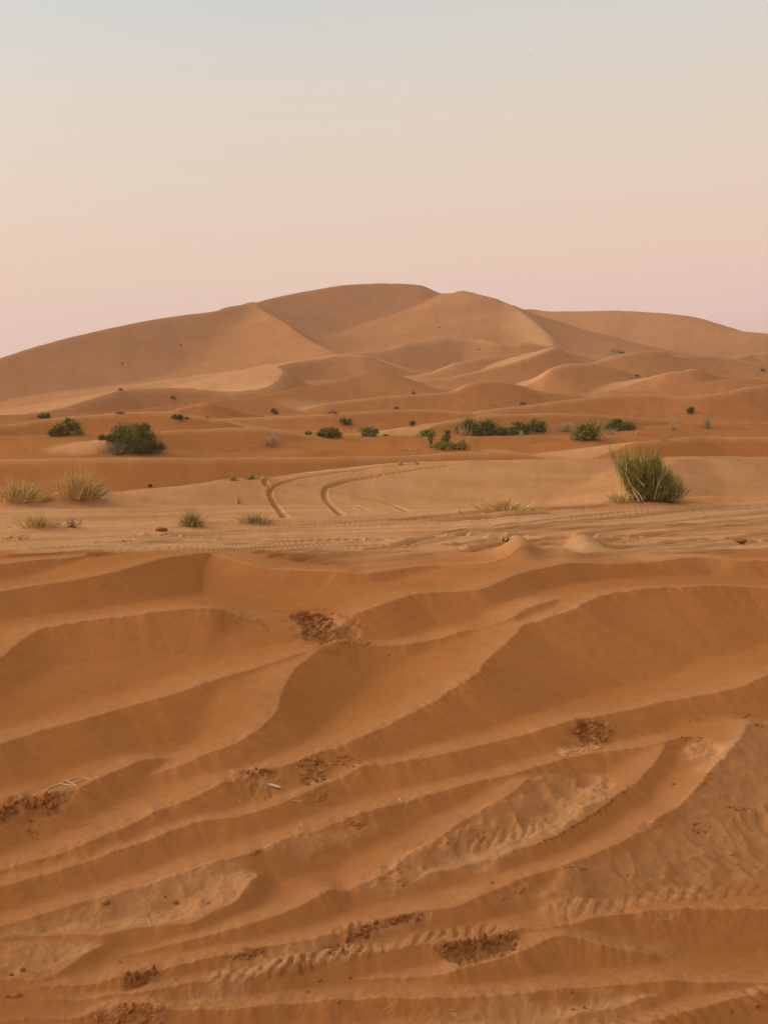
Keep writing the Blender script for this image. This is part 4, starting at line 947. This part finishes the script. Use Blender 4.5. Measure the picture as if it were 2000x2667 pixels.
# dark root on the track
c, s = world(1316, 1412); e = empty('dead_root', c); tag(e, 'black gnarled root sticking up by the little mound on the track', 'root')
G = Geo()
for i in range(9):
    d = np.array([R8.normal() * .7, R8.normal() * .4, R8.uniform(.3, 1.0)])
    G.tube(bend_path((R8.normal() * 3 * s, 0, -1 * s), d, R8.uniform(10, 19) * s, 4, .35), 3.2 * s, .8 * s, 5)
G.obj('root_stub', M_DARK, e)
T = Geo(); T.tube([(4 * s, 0, 8 * s), (9 * s, 0, 15 * s), (8 * s, 0, 22 * s)], .8 * s, .4 * s, 4); T.obj('thin_shoot', M_DRY, e)

# bird high over the dunes
def bird():
    d = 180.0; s = d / F; c = np.array([(1383 - CX) * s, d, (HY - 145) * s + EYE])
    V = []; Fc = []
    prof = [(-.20, .004), (-.15, .022), (-.05, .05), (.06, .056), (.13, .04), (.17, .034), (.20, .028), (.235, .006)]
    n = 8
    for x, r in prof:
        for k in range(n):
            a = 2 * math.pi * k / n; V.append((x, r * math.cos(a), r * .9 * math.sin(a)))
    for i in range(len(prof) - 1):
        for k in range(n): Fc.append((i * n + k, i * n + (k + 1) % n, (i + 1) * n + (k + 1) % n, (i + 1) * n + k))
    Fc.append(tuple(range(n))[::-1]); Fc.append(tuple((len(prof) - 1) * n + k for k in range(n)))
    for sgn in (-1, 1):          # raised wings, swept back, with thickness
        st = [(.10, -.06, .03, .0), (.09, -.08, .22, .12), (.03, -.10, .38, .16), (-.08, -.12, .52, .13)]
        b = len(V)
        for xf, xb, y, z in st:
            for dz in (.006, -.006): V += [(xf, sgn * y, z + dz), (xb, sgn * y, z + dz)]
        for i in range(3):
            q = b + 4 * i
            Fc += [(q, q + 1, q + 5, q + 4), (q + 2, q + 6, q + 7, q + 3), (q, q + 4, q + 6, q + 2), (q + 1, q + 3, q + 7, q + 5)]
        Fc += [(b, b + 2, b + 3, b + 1), (b + 12, b + 13, b + 15, b + 14)]
    b = len(V)
    V += [(-.18, .03, .006), (-.18, -.03, .006), (-.32, .06, .004), (-.32, -.06, .004), (-.18, .03, -.004), (-.18, -.03, -.004), (-.32, .06, -.002), (-.32, -.06, -.002)]
    Fc += [(b, b + 1, b + 3, b + 2), (b + 4, b + 6, b + 7, b + 5), (b, b + 2, b + 6, b + 4), (b + 1, b + 5, b + 7, b + 3), (b + 2, b + 3, b + 7, b + 6), (b, b + 4, b + 5, b + 1)]
    o = mesh_obj('bird', V, Fc, M_BIRD); o.location = c; o.rotation_euler = (math.radians(35), math.radians(-20), math.radians(60)); o.scale = (.62, .62, .62)
    tag(o, 'tiny dark bird flying high in the clear sky', 'bird')
bird()

# ------------------------------------------------------------------ light
GLOW = .48
SUN_EL, SUN_AZ = math.radians(15), math.radians(-72)    # azimuth from +Y (view direction), negative = left
w = bpy.data.worlds.new('World'); SC.world = w; w.use_nodes = True
nt = w.node_tree; N, L = nt.nodes, nt.links
bg = N['Background']
sky = N.new('ShaderNodeTexSky'); sky.sky_type = 'NISHITA'; sky.sun_disc = False
sky.sun_elevation = SUN_EL; sky.sun_rotation = SUN_AZ; sky.air_density = 1.0; sky.dust_density = 2.0; sky.ozone_density = 1.0
tc = N.new('ShaderNodeTexCoord'); sx = N.new('ShaderNodeSeparateXYZ'); L.new(tc.outputs['Generated'], sx.inputs[0])
nz = N.new('ShaderNodeTexNoise'); nz.inputs['Scale'].default_value = 2.2; nz.inputs['Detail'].default_value = 3
mp = N.new('ShaderNodeMapping'); mp.inputs['Scale'].default_value = (1, 1, 7); L.new(tc.outputs['Generated'], mp.inputs[0]); L.new(mp.outputs[0], nz.inputs['Vector'])
ma = N.new('ShaderNodeMath'); ma.operation = 'MULTIPLY_ADD'; ma.inputs[1].default_value = .05; L.new(nz.outputs[0], ma.inputs[0])
mx_ = N.new('ShaderNodeMath'); mx_.operation = 'MULTIPLY_ADD'; mx_.inputs[1].default_value = -.06; L.new(sx.outputs['X'], mx_.inputs[0]); L.new(sx.outputs['Z'], mx_.inputs[2])
L.new(mx_.outputs[0], ma.inputs[2])
rp = N.new('ShaderNodeValToRGB'); L.new(ma.outputs[0], rp.inputs[0])
def lin(r, g_, b): return tuple(((c / 255 + .055) / 1.055) ** 2.4 if c > 10 else c / 3294 for c in (r, g_, b)) + (1,)
els = [(0.0, lin(214, 160, 132)), (.085, lin(236, 198, 188)), (.14, lin(241, 206, 186)), (.20, lin(237, 213, 192)), (.26, lin(230, 216, 200)), (.31, lin(222, 216, 206)), (.36, lin(211, 213, 212)), (.6, lin(222, 224, 224)), (1.0, lin(225, 228, 232))]
cr = rp.color_ramp
cr.elements[0].position = els[0][0]; cr.elements[0].color = els[0][1]; cr.elements[1].position = els[-1][0]; cr.elements[1].color = els[-1][1]
for p, c in els[1:-1]:
    e = cr.elements.new(p); e.color = c
# clear dusk sky: the physical sky, graded by elevation to the dusty dusk colours
sc_ = N.new('ShaderNodeMix'); sc_.data_type = 'RGBA'; sc_.inputs[0].default_value = .93
ml = N.new('ShaderNodeMix'); ml.data_type = 'RGBA'; ml.blend_type = 'MULTIPLY'; ml.inputs[0].default_value = 1; ml.inputs[7].default_value = (.1, .1, .1, 1)
L.new(sky.outputs[0], ml.inputs[6]); L.new(ml.outputs[2], sc_.inputs[6]); L.new(rp.outputs[0], sc_.inputs[7])
# afterglow fills the sky on the sun's side, behind the left shoulder of the viewer
gl = N.new('ShaderNodeVectorMath'); gl.operation = 'DOT_PRODUCT'; L.new(tc.outputs['Generated'], gl.inputs[0])
ga, ge = math.radians(-105), math.radians(35); gl.inputs[1].default_value = (math.sin(ga) * math.cos(ge), math.cos(ga) * math.cos(ge), math.sin(ge))
g1 = N.new('ShaderNodeMath'); g1.operation = 'MAXIMUM'; g1.inputs[1].default_value = 0; L.new(gl.outputs['Value'], g1.inputs[0])
g2 = N.new('ShaderNodeMath'); g2.operation = 'POWER'; g2.inputs[1].default_value = 1.6; L.new(g1.outputs[0], g2.inputs[0])
g4 = N.new('ShaderNodeVectorMath'); g4.operation = 'SCALE'; g4.inputs[0].default_value = (1.0, .74, .50); L.new(g2.outputs[0], g4.inputs['Scale'])
g5 = N.new('ShaderNodeVectorMath'); g5.operation = 'SCALE'; g5.inputs['Scale'].default_value = GLOW; L.new(g4.outputs[0], g5.inputs[0])
g6 = N.new('ShaderNodeVectorMath'); g6.operation = 'ADD'; L.new(g5.outputs[0], g6.inputs[0]); L.new(sc_.outputs[2], g6.inputs[1])
# the side away from the sun is dimmer
d1 = N.new('ShaderNodeMapRange'); d1.interpolation_type = 'SMOOTHSTEP'; d1.inputs['From Min'].default_value = .30; d1.inputs['From Max'].default_value = .85
d1.inputs['To Min'].default_value = 1.0; d1.inputs['To Max'].default_value = .28; L.new(sx.outputs['X'], d1.inputs['Value'])
g7 = N.new('ShaderNodeVectorMath'); g7.operation = 'SCALE'; L.new(g6.outputs[0], g7.inputs[0]); L.new(d1.outputs['Result'], g7.inputs['Scale'])
L.new(g7.outputs[0], bg.inputs['Color']); 

ld = bpy.data.lights.new('sun', 'SUN'); ld.energy = 2.2; ld.angle = math.radians(24); ld.color = (1.0, .95, .90)
lo = bpy.data.objects.new('sun', ld); COL.objects.link(lo)
from mathutils import Vector
dv = Vector((math.sin(SUN_AZ) * math.cos(SUN_EL), math.cos(SUN_AZ) * math.cos(SUN_EL), math.sin(SUN_EL)))
lo.rotation_euler = dv.to_track_quat('Z', 'Y').to_euler(); lo.location = dv * 50

# ------------------------------------------------------------------ dusty air
HAZE = 1.2e-4
if HAZE:
    hb = [(-1500, -60, -14), (1500, -60, -14), (1500, 1700, -14), (-1500, 1700, -14), (-1500, -60, 150), (1500, -60, 150), (1500, 1700, 150), (-1500, 1700, 150)]
    hm = bpy.data.materials.new('dusty_air'); hm.use_nodes = True; hn = hm.node_tree
    for n_ in list(hn.nodes): hn.nodes.remove(n_)
    ho = hn.nodes.new('ShaderNodeOutputMaterial'); hv = hn.nodes.new('ShaderNodeVolumePrincipled')
    hv.inputs['Color'].default_value = (.95, .88, .84, 1); hv.inputs['Density'].default_value = HAZE
    hn.links.new(hv.outputs[0], ho.inputs['Volume'])
    o = mesh_obj('haze', hb, [(3, 2, 1, 0), (4, 5, 6, 7), (0, 1, 5, 4), (1, 2, 6, 5), (2, 3, 7, 6), (3, 0, 4, 7)], hm); o['kind'] = 'stuff'
# ------------------------------------------------------------------ camera
cd = bpy.data.cameras.new('camera'); cam = bpy.data.objects.new('camera', cd); COL.objects.link(cam)
cam.location = (0, 0, EYE); cam.rotation_euler = (math.radians(90), 0, 0)
cd.sensor_width = 36; cd.sensor_fit = 'AUTO'; cd.lens = 36 * F / 2667; cd.shift_y = (HY - 1333.5) / 2667
cd.clip_start = .05; cd.clip_end = 8000
SC.camera = cam
SC.view_settings.view_transform = 'Standard'; SC.view_settings.look = 'None'; SC.view_settings.exposure = 0; SC.view_settings.gamma = 1
